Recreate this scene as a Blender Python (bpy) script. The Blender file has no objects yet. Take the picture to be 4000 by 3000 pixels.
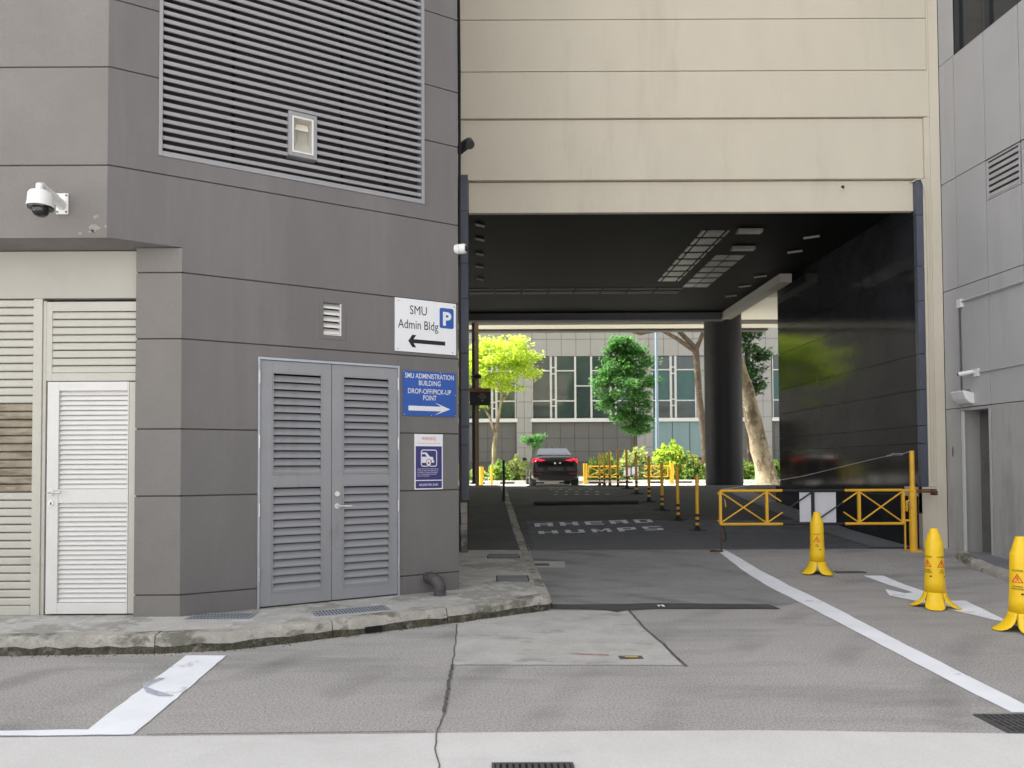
import bpy, math, random
from mathutils import Vector, Matrix
random.seed(7)
R = math.radians
scene = bpy.context.scene
col = scene.collection

# ---------------------------------------------------------------- camera
cam_d = bpy.data.cameras.new('camera'); cam = bpy.data.objects.new('camera', cam_d); col.objects.link(cam)
cam_d.sensor_width = 36; cam_d.lens = 24.93; cam_d.shift_x = 0.0175; cam_d.shift_y = 0.06125
cam_d.clip_start = 0.05; cam_d.clip_end = 1500
cam.matrix_world = Matrix.Translation((0, 0, 1.55)) @ Matrix.Rotation(R(91.44), 4, 'X') @ Matrix.Rotation(-0.0045, 4, 'Z')
cam_d.dof.use_dof = True; cam_d.dof.focus_distance = 8.0; cam_d.dof.aperture_fstop = 2.2
scene.camera = cam
# ---------------------------------------------------------------- sky, sun, exposure
SUN_EL = 56.0
to_sun = Vector((-0.93, 0.367, math.tan(R(SUN_EL)))).normalized()
w = bpy.data.worlds.new('World'); scene.world = w; w.use_nodes = True
nt = w.node_tree; nt.nodes.clear()
sky = nt.nodes.new('ShaderNodeTexSky'); sky.sky_type = 'NISHITA'; sky.sun_disc = False
sky.sun_elevation = R(SUN_EL); sky.sun_rotation = math.atan2(to_sun.x, to_sun.y); sky.dust_density = 3.0; sky.air_density = 1.0
hs = nt.nodes.new('ShaderNodeHueSaturation'); hs.inputs['Saturation'].default_value = 0.12
bg = nt.nodes.new('ShaderNodeBackground'); bg.inputs['Strength'].default_value = 0.15
wo = nt.nodes.new('ShaderNodeOutputWorld')
nt.links.new(sky.outputs[0], hs.inputs['Color']); nt.links.new(hs.outputs[0], bg.inputs['Color']); nt.links.new(bg.outputs[0], wo.inputs['Surface'])
sd = bpy.data.lights.new('sun', 'SUN'); sd.energy = 4.0; sd.angle = R(0.5); sd.color = (1.0, .95, .87)
so = bpy.data.objects.new('sun', sd); col.objects.link(so); so.rotation_euler = (-to_sun).to_track_quat('-Z', 'Y').to_euler()
vs = scene.view_settings
scene.display_settings.display_device = 'sRGB'
vs.view_transform = 'Standard'; vs.look = 'None'; vs.gamma = 1; vs.use_curve_mapping = False
vs.exposure = 1.52
try:
    scene.cycles.max_bounces = 8; scene.cycles.diffuse_bounces = 5; scene.cycles.transparent_max_bounces = 8
except Exception: pass

# ---------------------------------------------------------------- materials
MATS = {}
def mat(name, c, rough=0.7, spec=0.3, metal=0.0, var=0.0, vscale=3.0, stretch=(1, 1, 1), bump=0.0, bscale=80.0,
        speck=0.0, sscale=150.0, dirt=None, dscale=1.0, damt=0.0, dth=0.55, dstretch=(1, 1, 1), dsoft=.12, dirt2=None, emis=None, estr=0.0, coat=0.0, trans=0.0, transl=None, tracks=None):
    m = bpy.data.materials.new(name); m.use_nodes = True; n = m.node_tree.nodes; l = m.node_tree.links
    b = n['Principled BSDF']; b.inputs['Roughness'].default_value = rough; b.inputs['Metallic'].default_value = metal
    b.inputs['Specular IOR Level'].default_value = spec; b.inputs['Coat Weight'].default_value = coat
    tc = n.new('ShaderNodeTexCoord')
    def mp(s):
        q = n.new('ShaderNodeMapping'); q.inputs['Scale'].default_value = s; l.new(tc.outputs['Object'], q.inputs['Vector']); return q.outputs[0]
    def noise(vec, sc, det=4, ro=.6):
        q = n.new('ShaderNodeTexNoise'); q.inputs['Scale'].default_value = sc; q.inputs['Detail'].default_value = det; q.inputs['Roughness'].default_value = ro
        l.new(vec, q.inputs['Vector']); return q.outputs['Fac']
    def ramp(fac, a, bb, lo, hi):
        q = n.new('ShaderNodeMapRange'); q.inputs['From Min'].default_value = a; q.inputs['From Max'].default_value = bb
        q.inputs['To Min'].default_value = lo; q.inputs['To Max'].default_value = hi; l.new(fac, q.inputs['Value']); return q.outputs[0]
    def mul(colsock, facsock):
        q = n.new('ShaderNodeMix'); q.data_type = 'RGBA'; q.blend_type = 'MULTIPLY'; q.inputs[0].default_value = 1
        l.new(colsock, q.inputs[6]); l.new(facsock, q.inputs[7]); return q.outputs[2]
    rgb = n.new('ShaderNodeRGB'); rgb.outputs[0].default_value = (*c, 1); cur = rgb.outputs[0]
    if var: cur = mul(cur, ramp(noise(mp(stretch), vscale, 6, .62), .28, .72, 1 - var, 1 + var))
    if speck: cur = mul(cur, ramp(noise(mp((1, 1, 1)), sscale, 2, .6), .3, .7, 1 - speck, 1 + speck))
    for dc, off in ((dirt, 0), (dirt2, 1)):
        if dc:
            f = ramp(noise(mp(tuple(s * (1.7 if off else 1) for s in dstretch)), dscale * (2.3 if off else 1), 8, .68), dth + .05 * off, dth + .05 * off + dsoft, 0, damt)
            q = n.new('ShaderNodeMix'); q.data_type = 'RGBA'; l.new(f, q.inputs[0]); l.new(cur, q.inputs[6]); q.inputs[7].default_value = (*dc, 1); cur = q.outputs[2]
    if tracks:
        mq = n.new('ShaderNodeMapping'); mq.inputs['Location'].default_value = tracks; l.new(tc.outputs['Object'], mq.inputs['Vector'])
        wv = n.new('ShaderNodeTexWave'); wv.wave_type = 'RINGS'; wv.rings_direction = 'Z'; wv.inputs['Scale'].default_value = .42; wv.inputs['Distortion'].default_value = 1.6; wv.inputs['Detail'].default_value = 3; wv.inputs['Detail Scale'].default_value = .8
        l.new(mq.outputs[0], wv.inputs['Vector']); tr_f = ramp(wv.outputs['Fac'], .62, .98, 0, 1); mk = ramp(noise(mp((.7, 1.3, 1)), .55, 4, .6), .46, .62, 0, 1)
        mm_ = n.new('ShaderNodeMath'); mm_.operation = 'MULTIPLY'; l.new(tr_f, mm_.inputs[0]); l.new(mk, mm_.inputs[1])
        cur = mul(cur, ramp(mm_.outputs[0], 0, 1, 1.0, .74))
    l.new(cur, b.inputs['Base Color'])
    if bump:
        bn = n.new('ShaderNodeBump'); bn.inputs['Strength'].default_value = bump; bn.inputs['Distance'].default_value = .01
        l.new(noise(mp((1, 1, 1)), bscale, 5, .6), bn.inputs['Height']); l.new(bn.outputs[0], b.inputs['Normal'])
    if emis: b.inputs['Emission Color'].default_value = (*emis, 1); b.inputs['Emission Strength'].default_value = estr
    if transl:
        t = n.new('ShaderNodeBsdfTranslucent'); t.inputs[0].default_value = (*transl, 1)
        mx = n.new('ShaderNodeMixShader'); mx.inputs[0].default_value = .45
        l.new(b.outputs[0], mx.inputs[1]); l.new(t.outputs[0], mx.inputs[2]); l.new(mx.outputs[0], n['Material Output'].inputs[0])
    MATS[name] = m; return m
M = MATS
mat('grey_plaster', (.158, .150, .150), .85, .2, var=.10, vscale=1.1, stretch=(1, 1, .35), bump=.35, bscale=55, speck=.05, sscale=200, dirt=(.195, .187, .18), dscale=.9, damt=.55, dth=.52, dstretch=(3, 3, .22), dsoft=.2)
mat('grey_plaster_rough_lit', (.205, .193, .182), .9, .2, var=.08, vscale=1.5, bump=.8, bscale=38, speck=.05, dirt=(.3, .25, .2), dscale=5, damt=.2, dth=.64)  # same paint as the angled wall; brighter, warmer light put into the colour
mat('groove_dark', (.085, .075, .065), .9, .1)
mat('peeled_paint', (.29, .27, .245), .9, .2, var=.3, vscale=20)
mat('cream_plaster', (.60, .55, .455), .88, .2, var=.05, vscale=.9, stretch=(1, 1, .5), bump=.25, bscale=60, speck=.03, dirt=(.47, .425, .35), dscale=1.0, damt=.5, dth=.54, dstretch=(2.2, 1, .35), dsoft=.2)
mat('cream_groove', (.25, .21, .16), .9, .1)
mat('cream_panel', (.43, .415, .37), .7, .25, var=.05, vscale=1.5, bump=.1, dirt=(.34, .32, .27), dscale=2, damt=.3)
mat('cream_metal', (.50, .485, .43), .5, .4, var=.05, vscale=4, dirt=(.33, .29, .2), dscale=5, damt=.35, dth=.6, dstretch=(.5, 1, 2))
mat('stained_metal', (.30, .26, .20), .65, .3, var=.2, vscale=6, dirt=(.14, .10, .055), dscale=6, damt=.7, dth=.5, dstretch=(.5, 1, 3))
mat('white_metal', (.66, .65, .63), .42, .4, var=.04, vscale=3, dirt=(.45, .42, .36), dscale=7, damt=.3, dth=.64, dstretch=(.4, 1, 2))
mat('grey_metal', (.25, .255, .272), .45, .45, var=.05, vscale=3, dirt=(.15, .145, .14), dscale=4, damt=.5, dth=.58, dstretch=(1, 1, .35))
mat('louvre_metal', (.27, .27, .285), .45, .45, var=.05, vscale=2.5, dirt=(.2, .19, .19), dscale=5, damt=.3, dth=.6)
mat('dark_void', (.02, .02, .021), .9, .1)
mat('steel', (.55, .54, .52), .3, .5, metal=.9, var=.1, vscale=20)
mat('white_plastic', (.74, .74, .73), .35, .5, var=.03, vscale=8, dirt=(.5, .46, .38), dscale=9, damt=.4, dth=.6)
mat('black_gloss', (.012, .012, .014), .08, .6)
mat('black_rubber', (.025, .025, .027), .7, .3)
mat('sign_white', (.72, .73, .76), .35, .4, var=.02, vscale=4, dirt=(.5, .47, .42), dscale=5, damt=.25, dth=.66)
mat('sign_black', (.015, .015, .018), .5, .3)
mat('sign_blue', (.018, .085, .36), .42, .4, var=.05, vscale=5, dirt=(.1, .18, .4), dscale=14, damt=.4, dth=.64)
mat('sign_navy', (.035, .03, .16), .4, .4)
mat('sign_red', (.6, .03, .04), .5, .3)
mat('sign_print', (.68, .69, .73), .5, .3)
mat('asphalt', (.345, .332, .325), .92, .2, var=.10, vscale=.6, bump=.5, bscale=130, speck=.34, sscale=70, dirt=(.17, .166, .166), dscale=.75, damt=.7, dth=.51, dstretch=(.35, 1.6, 1), dsoft=.25, dirt2=(.44, .425, .41), tracks=(-9, -1, 0))
mat('apron_concrete', (.57, .565, .56), .85, .2, var=.08, vscale=1.2, bump=.2, bscale=60, speck=.08, sscale=120, dirt=(.40, .395, .39), dscale=1.1, damt=.4, dth=.57, dstretch=(.5, 1.5, 1), dirt2=(.62, .62, .63))
mat('patch_concrete', (.41, .40, .385), .9, .2, var=.15, vscale=3, bump=.4, bscale=60, speck=.12, sscale=90, dirt=(.25, .24, .22), dscale=2.4, damt=.7, dth=.56, dstretch=(.6, 1.6, 1), dsoft=.07, dirt2=(.42, .41, .38))
mat('path_concrete', (.40, .395, .375), .9, .2, var=.15, vscale=2.2, bump=.3, bscale=50, speck=.08, dirt=(.24, .235, .21), dscale=1.6, damt=.7, dth=.50, dsoft=.05, dirt2=(.52, .52, .52))
mat('kerb_stone', (.37, .35, .32), .92, .2, var=.25, vscale=5, bump=.6, bscale=35, speck=.12, sscale=60, dirt=(.09, .088, .068), dscale=2.2, damt=.75, dth=.52, dsoft=.08, dstretch=(1, 1, 1.5), dirt2=(.13, .13, .095))
mat('kerb_moss', (.075, .073, .055), .95, .1, var=.5, vscale=14, bump=1.0, bscale=40, speck=.4, sscale=60, dirt=(.25, .235, .2), dscale=9, damt=.7, dth=.55)
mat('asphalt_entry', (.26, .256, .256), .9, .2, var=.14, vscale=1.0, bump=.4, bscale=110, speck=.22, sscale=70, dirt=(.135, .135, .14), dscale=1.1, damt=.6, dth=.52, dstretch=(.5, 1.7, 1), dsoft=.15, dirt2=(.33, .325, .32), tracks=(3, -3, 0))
mat('tar', (.075, .072, .074), .85, .25, var=.15, vscale=5, bump=.6, bscale=110, speck=.25, sscale=100)
mat('crack_dark', (.11, .105, .10), .95, .1, var=.5, vscale=15)
mat('road_white', (.78, .80, .85), .7, .3, var=.06, vscale=3, bump=.3, bscale=90, speck=.04, dirt=(.42, .42, .44), dscale=2.6, damt=.6, dth=.6, dsoft=.05, dirt2=(.5, .5, .52))
mat('road_worn', (.70, .72, .76), .8, .2, var=.12, vscale=5, dirt=(.10, .105, .12), dscale=7, damt=.7, dth=.66, dsoft=.06)
mat('scuff_paint', (.38, .40, .46), .8, .2, var=.3, vscale=20)
mat('paver', (.12, .123, .135), .8, .3, var=.25, vscale=3, bump=.5, bscale=90, speck=.2, sscale=80, dirt=(.07, .07, .075), dscale=1.2, damt=.5)
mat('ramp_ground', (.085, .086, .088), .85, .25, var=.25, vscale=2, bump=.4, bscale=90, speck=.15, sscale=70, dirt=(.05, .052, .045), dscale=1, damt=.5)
mat('drain_concrete', (.17, .175, .19), .8, .3, var=.15, vscale=2, bump=.3)
mat('street_concrete', (.66, .65, .62), .85, .2, var=.08, vscale=.6, speck=.06)
mat('granite', (.026, .027, .031), .09, .22, var=.3, vscale=1.5, speck=.3, sscale=200)
mat('granite_edge', (.085, .095, .125), .35, .5, var=.25, vscale=4, stretch=(1, 1, .3), speck=.1)
mat('ceiling_black', (.0045, .0045, .0055), .6, .05, var=.3, vscale=2)
mat('ceiling_reflection', (.20, .195, .18), .4, .4, var=.25, vscale=9)  # pale tone painted for reflections in the ceiling
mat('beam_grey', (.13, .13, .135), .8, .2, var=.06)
mat('beam_light', (.42, .40, .36), .8, .2, var=.06)
mat('canopy_pale', (.72, .68, .58), .7, .3, var=.04)
mat('canopy_dark', (.10, .095, .085), .7, .3)
mat('column_stone', (.022, .021, .024), .5, .3, var=.15, vscale=3, speck=.1)
mat('panel_grey', (.43, .43, .445), .55, .35, var=.05, vscale=.8, bump=.05, speck=.03, dirt=(.33, .325, .32), dscale=1.6, damt=.5, dth=.55, dstretch=(2, 2, .3), dsoft=.2)
mat('panel_dirty', (.39, .385, .375), .65, .3, var=.08, vscale=1, dirt=(.2, .19, .175), dscale=1.4, damt=.55, dth=.5, dstretch=(2, 2, .35), dsoft=.2)
mat('panel_joint', (.06, .06, .062), .8, .2)
mat('recess_wall', (.15, .145, .14), .8, .2, var=.1, vscale=1.5, dirt=(.1, .095, .09), dscale=1.5, damt=.5)
mat('window_dark', (.03, .035, .04), .06, .6)
mat('window_far', (.035, .05, .05), .07, .7, var=.3, vscale=.5)
mat('curtain_teal', (.045, .10, .10), .5, .4, var=.2, vscale=3, stretch=(4, 4, .2))
mat('teal_glass', (.17, .26, .27), .2, .5, var=.08, vscale=.8, stretch=(2, 1, .3))
mat('mullion', (.60, .60, .58), .5, .4)
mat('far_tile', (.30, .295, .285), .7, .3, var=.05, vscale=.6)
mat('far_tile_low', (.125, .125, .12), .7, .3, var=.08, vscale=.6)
mat('yellow_paint', (.76, .42, .028), .38, .45, var=.08, vscale=6, dirt=(.30, .15, .03), dscale=9, damt=.7, dth=.63, dsoft=.05)
mat('yellow_plastic', (.86, .55, .012), .36, .45, var=.04, vscale=6, dirt=(.6, .36, .03), dscale=6, damt=.4, dth=.6)
mat('black_paint', (.02, .02, .028), .45, .4, var=.2, vscale=10)
mat('board_white', (.60, .60, .64), .5, .3, var=.05, vscale=5, dirt=(.42, .40, .42), dscale=5, damt=.5, dth=.56)
mat('rust', (.12, .06, .03), .85, .2, var=.4, vscale=20)
mat('iron', (.10, .10, .105), .6, .4, metal=.4, var=.25, vscale=14, bump=.3)
mat('galv', (.36, .39, .44), .45, .5, metal=.4, var=.12, vscale=10)
mat('pipe_paint', (.075, .07, .073), .5, .4, var=.1, vscale=8, dirt=(.5, .48, .46), dscale=11, damt=.8, dth=.66, dsoft=.04)
mat('car_paint', (.009, .009, .011), .28, .35, coat=.15)
mat('car_glass', (.03, .033, .045), .08, .45)
mat('tail_red', (.6, .01, .03), .3, .5, emis=(1, .02, .06), estr=.4)
mat('reflector_red', (.25, .01, .02), .3, .5)
mat('chrome', (.6, .6, .6), .2, .6, metal=1)
mat('plate', (.05, .05, .055), .4, .4)
mat('bark_pale', (.36, .30, .20), .95, .1, var=.35, vscale=4, bump=1, bscale=12, dirt=(.13, .10, .07), dscale=2.6, damt=.85, dth=.48, dstretch=(1, 1, .4), dsoft=.07, dirt2=(.46, .40, .30))
mat('bark', (.12, .095, .075), .95, .1, var=.3, vscale=5, bump=1, bscale=15, dirt=(.3, .26, .18), dscale=4, damt=.5)
mat('leaf_yellow', (.36, .46, .06), .5, .3, var=.5, vscale=2.5, transl=(.78, .95, .10), dirt=(.50, .36, .05), dscale=3, damt=.5, dth=.6, dirt2=(.10, .22, .04))
mat('leaf_green', (.085, .20, .06), .45, .3, var=.5, vscale=2, transl=(.15, .38, .09))
mat('leaf_dark', (.03, .075, .03), .5, .3, var=.5, vscale=2, transl=(.05, .13, .02))
mat('leaf_shrub', (.22, .34, .08), .5, .3, var=.6, vscale=3, transl=(.4, .55, .08))
mat('leaf_pale', (.46, .52, .22), .5, .3, var=.5, vscale=4, transl=(.6, .65, .2))
mat('flower_red', (.6, .04, .03), .6, .2); mat('flower_white', (.8, .75, .7), .6, .2)
mat('grass_green', (.10, .20, .035), .8, .2, var=.4, vscale=2)
mat('lamp_blue', (.32, .42, .55), .4, .4, metal=.2)
mat('tan_post', (.34, .25, .18), .6, .3, var=.1, vscale=3)
mat('sign_brown', (.26, .14, .07), .6, .3)
mat('litter_white', (.75, .75, .74), .8, .2); mat('leaf_litter', (.75, .5, .05), .6, .3); mat('leaf_brown', (.22, .10, .05), .8, .2)
mat('red_paint', (.42, .27, .25), .9, .1, var=.5, vscale=18)

# ---------------------------------------------------------------- helpers
ROOT = {}
def origin(o): return o.matrix_world_loc if False else ROOT.get(o.name, Vector((0, 0, 0)))
def root(name, loc, label, cat, group=None):
    o = bpy.data.objects.new(name, None); col.objects.link(o); o.location = loc; o.empty_display_size = .2
    o['label'] = label; o['category'] = cat
    if group: o['group'] = group
    ROOT[o.name] = Vector(loc); return o
def tag(o, label, cat, group=None):
    o['label'] = label; o['category'] = cat
    if group: o['group'] = group
    return o
def struct(o): o['kind'] = 'structure'; return o

class Fr:
    """a wall frame: u along the wall, d outwards, z up"""
    def __init__(s, o, u, flip=False):
        s.o = Vector((o[0], o[1], 0)); s.u = Vector((u[0], u[1], 0)).normalized(); s.n = Vector((s.u.y, -s.u.x, 0)) * (-1 if flip else 1)
    def P(s, u, d, z): return s.o + s.u * u + s.n * d + Vector((0, 0, z))
W0 = Fr((0, 0), (1, 0))   # d = -Y
class MB:
    def __init__(s): s.v = []; s.f = []; s.sm = False
    def add(s, vs, fs):
        k = len(s.v); s.v += [Vector(x) for x in vs]; s.f += [tuple(i + k for i in f) for f in fs]; return s
    def box(s, x0, x1, y0, y1, z0, z1):
        return s.add([(x0, y0, z0), (x1, y0, z0), (x1, y1, z0), (x0, y1, z0), (x0, y0, z1), (x1, y0, z1), (x1, y1, z1), (x0, y1, z1)],
                     [(0, 3, 2, 1), (4, 5, 6, 7), (0, 1, 5, 4), (1, 2, 6, 5), (2, 3, 7, 6), (3, 0, 4, 7)])
    def fbox(s, fr, u0, u1, d0, d1, z0, z1):
        return s.add([fr.P(u0, d1, z0), fr.P(u1, d1, z0), fr.P(u1, d0, z0), fr.P(u0, d0, z0), fr.P(u0, d1, z1), fr.P(u1, d1, z1), fr.P(u1, d0, z1), fr.P(u0, d0, z1)],
                     [(0, 3, 2, 1), (4, 5, 6, 7), (0, 1, 5, 4), (1, 2, 6, 5), (2, 3, 7, 6), (3, 0, 4, 7)])
    def prism(s, pts, z0, z1):
        n = len(pts); return s.add([(x, y, z0) for x, y in pts] + [(x, y, z1) for x, y in pts],
            [tuple(range(n - 1, -1, -1)), tuple(range(n, 2 * n))] + [(i, (i + 1) % n, n + (i + 1) % n, n + i) for i in range(n)])
    def fprof(s, fr, prof, u0, u1):
        """extrude a (d,z) profile along u"""
        n = len(prof); return s.add([fr.P(u0, d, z) for d, z in prof] + [fr.P(u1, d, z) for d, z in prof],
            [tuple(range(n - 1, -1, -1)), tuple(range(n, 2 * n))] + [(i, (i + 1) % n, n + (i + 1) % n, n + i) for i in range(n)])
    def fpoly(s, fr, pts, d0, d1):
        n = len(pts); return s.add([fr.P(u, d0, z) for u, z in pts] + [fr.P(u, d1, z) for u, z in pts],
            [tuple(range(n - 1, -1, -1)), tuple(range(n, 2 * n))] + [(i, (i + 1) % n, n + (i + 1) % n, n + i) for i in range(n)])
    def tube(s, pts, rads, n=12, cap=True):
        pts = [Vector(p) for p in pts]
        if not isinstance(rads, (list, tuple)): rads = [rads] * len(pts)
        rings = []; up = None
        for i, p in enumerate(pts):
            t = (pts[min(i + 1, len(pts) - 1)] - pts[max(i - 1, 0)]).normalized()
            if up is None: up = t.orthogonal().normalized()
            up = (up - t * up.dot(t))
            up = up.normalized() if up.length > 1e-6 else t.orthogonal().normalized()
            b = t.cross(up); rings.append([p + (up * math.cos(2 * math.pi * k / n) + b * math.sin(2 * math.pi * k / n)) * rads[i] for k in range(n)])
        k0 = len(s.v); s.v += [v for r in rings for v in r]
        for i in range(len(rings) - 1):
            for k in range(n): s.f.append((k0 + i * n + k, k0 + i * n + (k + 1) % n, k0 + (i + 1) * n + (k + 1) % n, k0 + (i + 1) * n + k))
        if cap: s.f.append(tuple(k0 + k for k in range(n - 1, -1, -1))); s.f.append(tuple(k0 + (len(rings) - 1) * n + k for k in range(n)))
        return s
    def lathe(s, c, prof, n=24):
        k0 = len(s.v); c = Vector(c)
        for r, z in prof:
            for k in range(n): s.v.append(c + Vector((r * math.cos(2 * math.pi * k / n), r * math.sin(2 * math.pi * k / n), z)))
        for i in range(len(prof) - 1):
            for k in range(n): s.f.append((k0 + i * n + k, k0 + i * n + (k + 1) % n, k0 + (i + 1) * n + (k + 1) % n, k0 + (i + 1) * n + k))
        s.f.append(tuple(k0 + k for k in range(n - 1, -1, -1))); s.f.append(tuple(k0 + (len(prof) - 1) * n + k for k in range(n)))
        return s
    def build(s, name, m, parent=None, bevel=0, smooth=False, twist=0):
        me = bpy.data.meshes.new(name); o = Vector((0, 0, 0)); p = parent
        while p is not None:
            o += p.location; p = p.parent
        me.from_pydata([v - o for v in s.v], [], s.f); me.validate(); me.materials.append(M[m] if isinstance(m, str) else m)
        ob = bpy.data.objects.new(name, me); col.objects.link(ob); ob.parent = parent
        if smooth:
            me.polygons.foreach_set('use_smooth', [True] * len(me.polygons))
            try: me.set_sharp_from_angle(angle=R(40))
            except Exception: pass
        if bevel:
            b = ob.modifiers.new('bevel', 'BEVEL'); b.width = bevel; b.segments = 2; b.limit_method = 'ANGLE'; b.angle_limit = R(50)
        return ob
def place(name, mesh, parent, loc, rot=(0, 0, 0), scale=(1, 1, 1)):
    o = bpy.data.objects.new(name, mesh); col.objects.link(o); o.parent = parent; o.location = loc; o.rotation_euler = rot; o.scale = scale; return o
def copy_tree(o, parent=None):
    c = o.copy(); col.objects.link(c)
    if parent: c.parent = parent
    for ch in list(o.children): copy_tree(ch, c)
    return c
TXT = {}
def text2d(s, size=1.0, xs=1.0, offset=0.0, align='CENTER', space=1.0):
    cu = bpy.data.curves.new('txt', 'FONT'); cu.body = s; cu.size = size; cu.align_x = align; cu.offset = offset; cu.resolution_u = 3; cu.space_character = space
    ob = bpy.data.objects.new('txt', cu); col.objects.link(ob); dg = bpy.context.evaluated_depsgraph_get(); dg.update()
    me = bpy.data.meshes.new_from_object(ob.evaluated_get(dg))
    vs = [(v.co.x * xs, v.co.y) for v in me.vertices]; fs = [tuple(p.vertices) for p in me.polygons]
    bpy.data.objects.remove(ob); bpy.data.curves.remove(cu); bpy.data.meshes.remove(me); return vs, fs
def wall_text(mb, fr, s, u, z, size, d, xs=1.0, offset=0.0, align='CENTER', W=None):
    vs, fs = text2d(s, size, xs, offset, align)
    if W:
        a = min(v[0] for v in vs); b = max(v[0] for v in vs); vs = [((x - (a + b) / 2) * W / (b - a), y) for x, y in vs]
    mb.add([fr.P(u + x, d, z + y) for x, y in vs], fs)

# ---------------------------------------------------------------- ground levels
RT = [(-150, 0), (9, 0), (10, .04), (11.5, .16), (13.6, .26), (14.65, .38), (16, .505), (17.3, .63), (18.5, .77), (19.5, .87), (22, .87), (24.4, .81), (25.5, .73), (30, .72), (400, .72)]
PT = [(-150, .15), (10, .15), (11.5, .17), (13.6, .30), (14.65, .42), (16, .545), (17.3, .67), (18.5, .81), (19.5, .91), (22, .91), (24.4, .85), (400, .85)]
def lv(T, y):
    for (a, b), (c, d) in zip(T, T[1:]):
        if a <= y <= c: return b + (d - b) * (y - a) / (c - a)
def gz(y): return lv(RT, y)
def pz(y): return lv(PT, y)
def slope(y): return math.atan((gz(y + .05) - gz(y - .05)) / .1)
def sheet(name, m, x0, x1, ys, T=RT, dz=0.0, xfun=None, parent=None):
    mb = MB(); ys = sorted(set(ys))
    vs = []
    for y in ys:
        a, b = (x0, x1) if not xfun else xfun(y)
        vs += [(a, y, lv(T, y) + dz), (b, y, lv(T, y) + dz)]
    mb.add(vs, [(2 * i, 2 * i + 1, 2 * i + 3, 2 * i + 2) for i in range(len(ys) - 1)])
    return mb.build(name, m, parent)
def decal(name, m, pts, dz, parent=None, jag=0.0, sub=0):
    """a flat marking laid on the ground, cut along the breaks of slope"""
    if sub or jag:
        q = []
        for i, p in enumerate(pts):
            a = Vector(p); b = Vector(pts[(i + 1) % len(pts)]); n = max(1, int((b - a).length / (sub or .1)))
            for k in range(n):
                c = a.lerp(b, k / n); q.append((c.x + random.uniform(-jag, jag), c.y + random.uniform(-jag, jag)))
        pts = q
    import bmesh
    bm = bmesh.new(); bm.faces.new([bm.verts.new((x, y, 0)) for x, y in pts])
    bmesh.ops.triangulate(bm, faces=bm.faces[:])
    for yb, _ in RT[1:-1]:
        bmesh.ops.bisect_plane(bm, geom=bm.verts[:] + bm.edges[:] + bm.faces[:], plane_co=(0, yb, 0), plane_no=(0, 1, 0))
    for v in bm.verts: v.co.z = gz(v.co.y) + dz
    bmesh.ops.recalc_face_normals(bm, faces=bm.faces[:])
    me = bpy.data.meshes.new(name); bm.to_mesh(me); bm.free()
    if me.polygons and sum(p.normal.z for p in me.polygons) < 0: me.flip_normals()
    me.materials.append(M[m]); o = bpy.data.objects.new(name, me); col.objects.link(o); o.parent = parent; return o
def ribbon(pts, w):
    L = []; Rr = []
    for i, p in enumerate(pts):
        a = Vector(pts[max(0, i - 1)]); b = Vector(pts[min(len(pts) - 1, i + 1)]); t = (b - a).normalized(); n = Vector((-t.y, t.x)); ww = (w if not isinstance(w, list) else w[i]) / 2
        L.append(tuple(Vector(p) + n * ww)); Rr.append(tuple(Vector(p) - n * ww))
    return L + Rr[::-1]
def wiggle(pts, step, amp):
    q = []
    for a, b in zip(pts, pts[1:]):
        a = Vector(a); b = Vector(b); n = max(1, int((b - a).length / step))
        for k in range(n): c = a.lerp(b, k / n); q.append((c.x + random.uniform(-amp, amp), c.y + random.uniform(-amp, amp)))
    q.append(pts[-1]); return q

# courtyard, ramp, street
struct(sheet('courtyard_road', 'asphalt', -150, 150, [-150, 0, 5, 9, 10, 11.5]))
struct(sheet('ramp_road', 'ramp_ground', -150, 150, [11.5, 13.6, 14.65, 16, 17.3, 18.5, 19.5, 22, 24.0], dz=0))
struct(sheet('street_road', 'street_concrete', -150, 150, [24.0, 24.4, 25.5, 30, 60, 400]))
s_ = struct(decal('apron', 'apron_concrete', [(-60, 4.07), (-2.83, 4.09), (-.347, 4.13), (.69, 4.15), (1.58, 4.15), (3.0, 4.08), (40, 4.0), (40, -60), (-60, -60)], .004))
struct(decal('concrete_patch', 'patch_concrete', [(-.36, 6.95), (.07, 7.33), (.62, 7.53), (1.42, 7.51), (1.438, 5.49), (-.325, 5.52)], .004, sub=.15, jag=.008))
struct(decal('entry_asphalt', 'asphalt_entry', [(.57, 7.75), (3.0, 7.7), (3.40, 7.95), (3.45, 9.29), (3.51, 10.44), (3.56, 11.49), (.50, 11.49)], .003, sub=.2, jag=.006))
tar = struct(decal('tar_strip', 'tar', [(.6, 7.88), (.95, 7.84), (1.835, 7.9), (3.0, 7.8), (3.03, 7.57), (1.715, 7.6), (1.402, 7.54), (1.275, 7.42), (1.165, 7.56), (.6, 7.62)], .008, sub=.12, jag=.012))
struct(decal('road_crack', 'crack_dark', ribbon(wiggle([(-.36, 6.9), (-.329, 5.53)], .12, .008), .010), .0085))
struct(decal('road_crack', 'crack_dark', ribbon(wiggle([(-.329, 5.53), (-.327, 5.07), (-.317, 4.45)], .05, .007), .022), .0085))
struct(decal('road_crack', 'crack_dark', ribbon(wiggle([(-.317, 4.45), (-.335, 4.13), (-.33, 3.9), (-.297, 3.75), (-.263, 3.4)], .06, .006), .008), .0085))
struct(decal('road_crack', 'crack_dark', ribbon(wiggle([(1.414, 7.54), (1.409, 6.85), (1.443, 6.15), (1.46, 5.45)], .12, .01), .022), .0085))
struct(decal('road_crack', 'crack_dark', ribbon(wiggle([(-2.0, 4.105), (-.4, 4.14)], .2, .004), .010), .0125))
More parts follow.
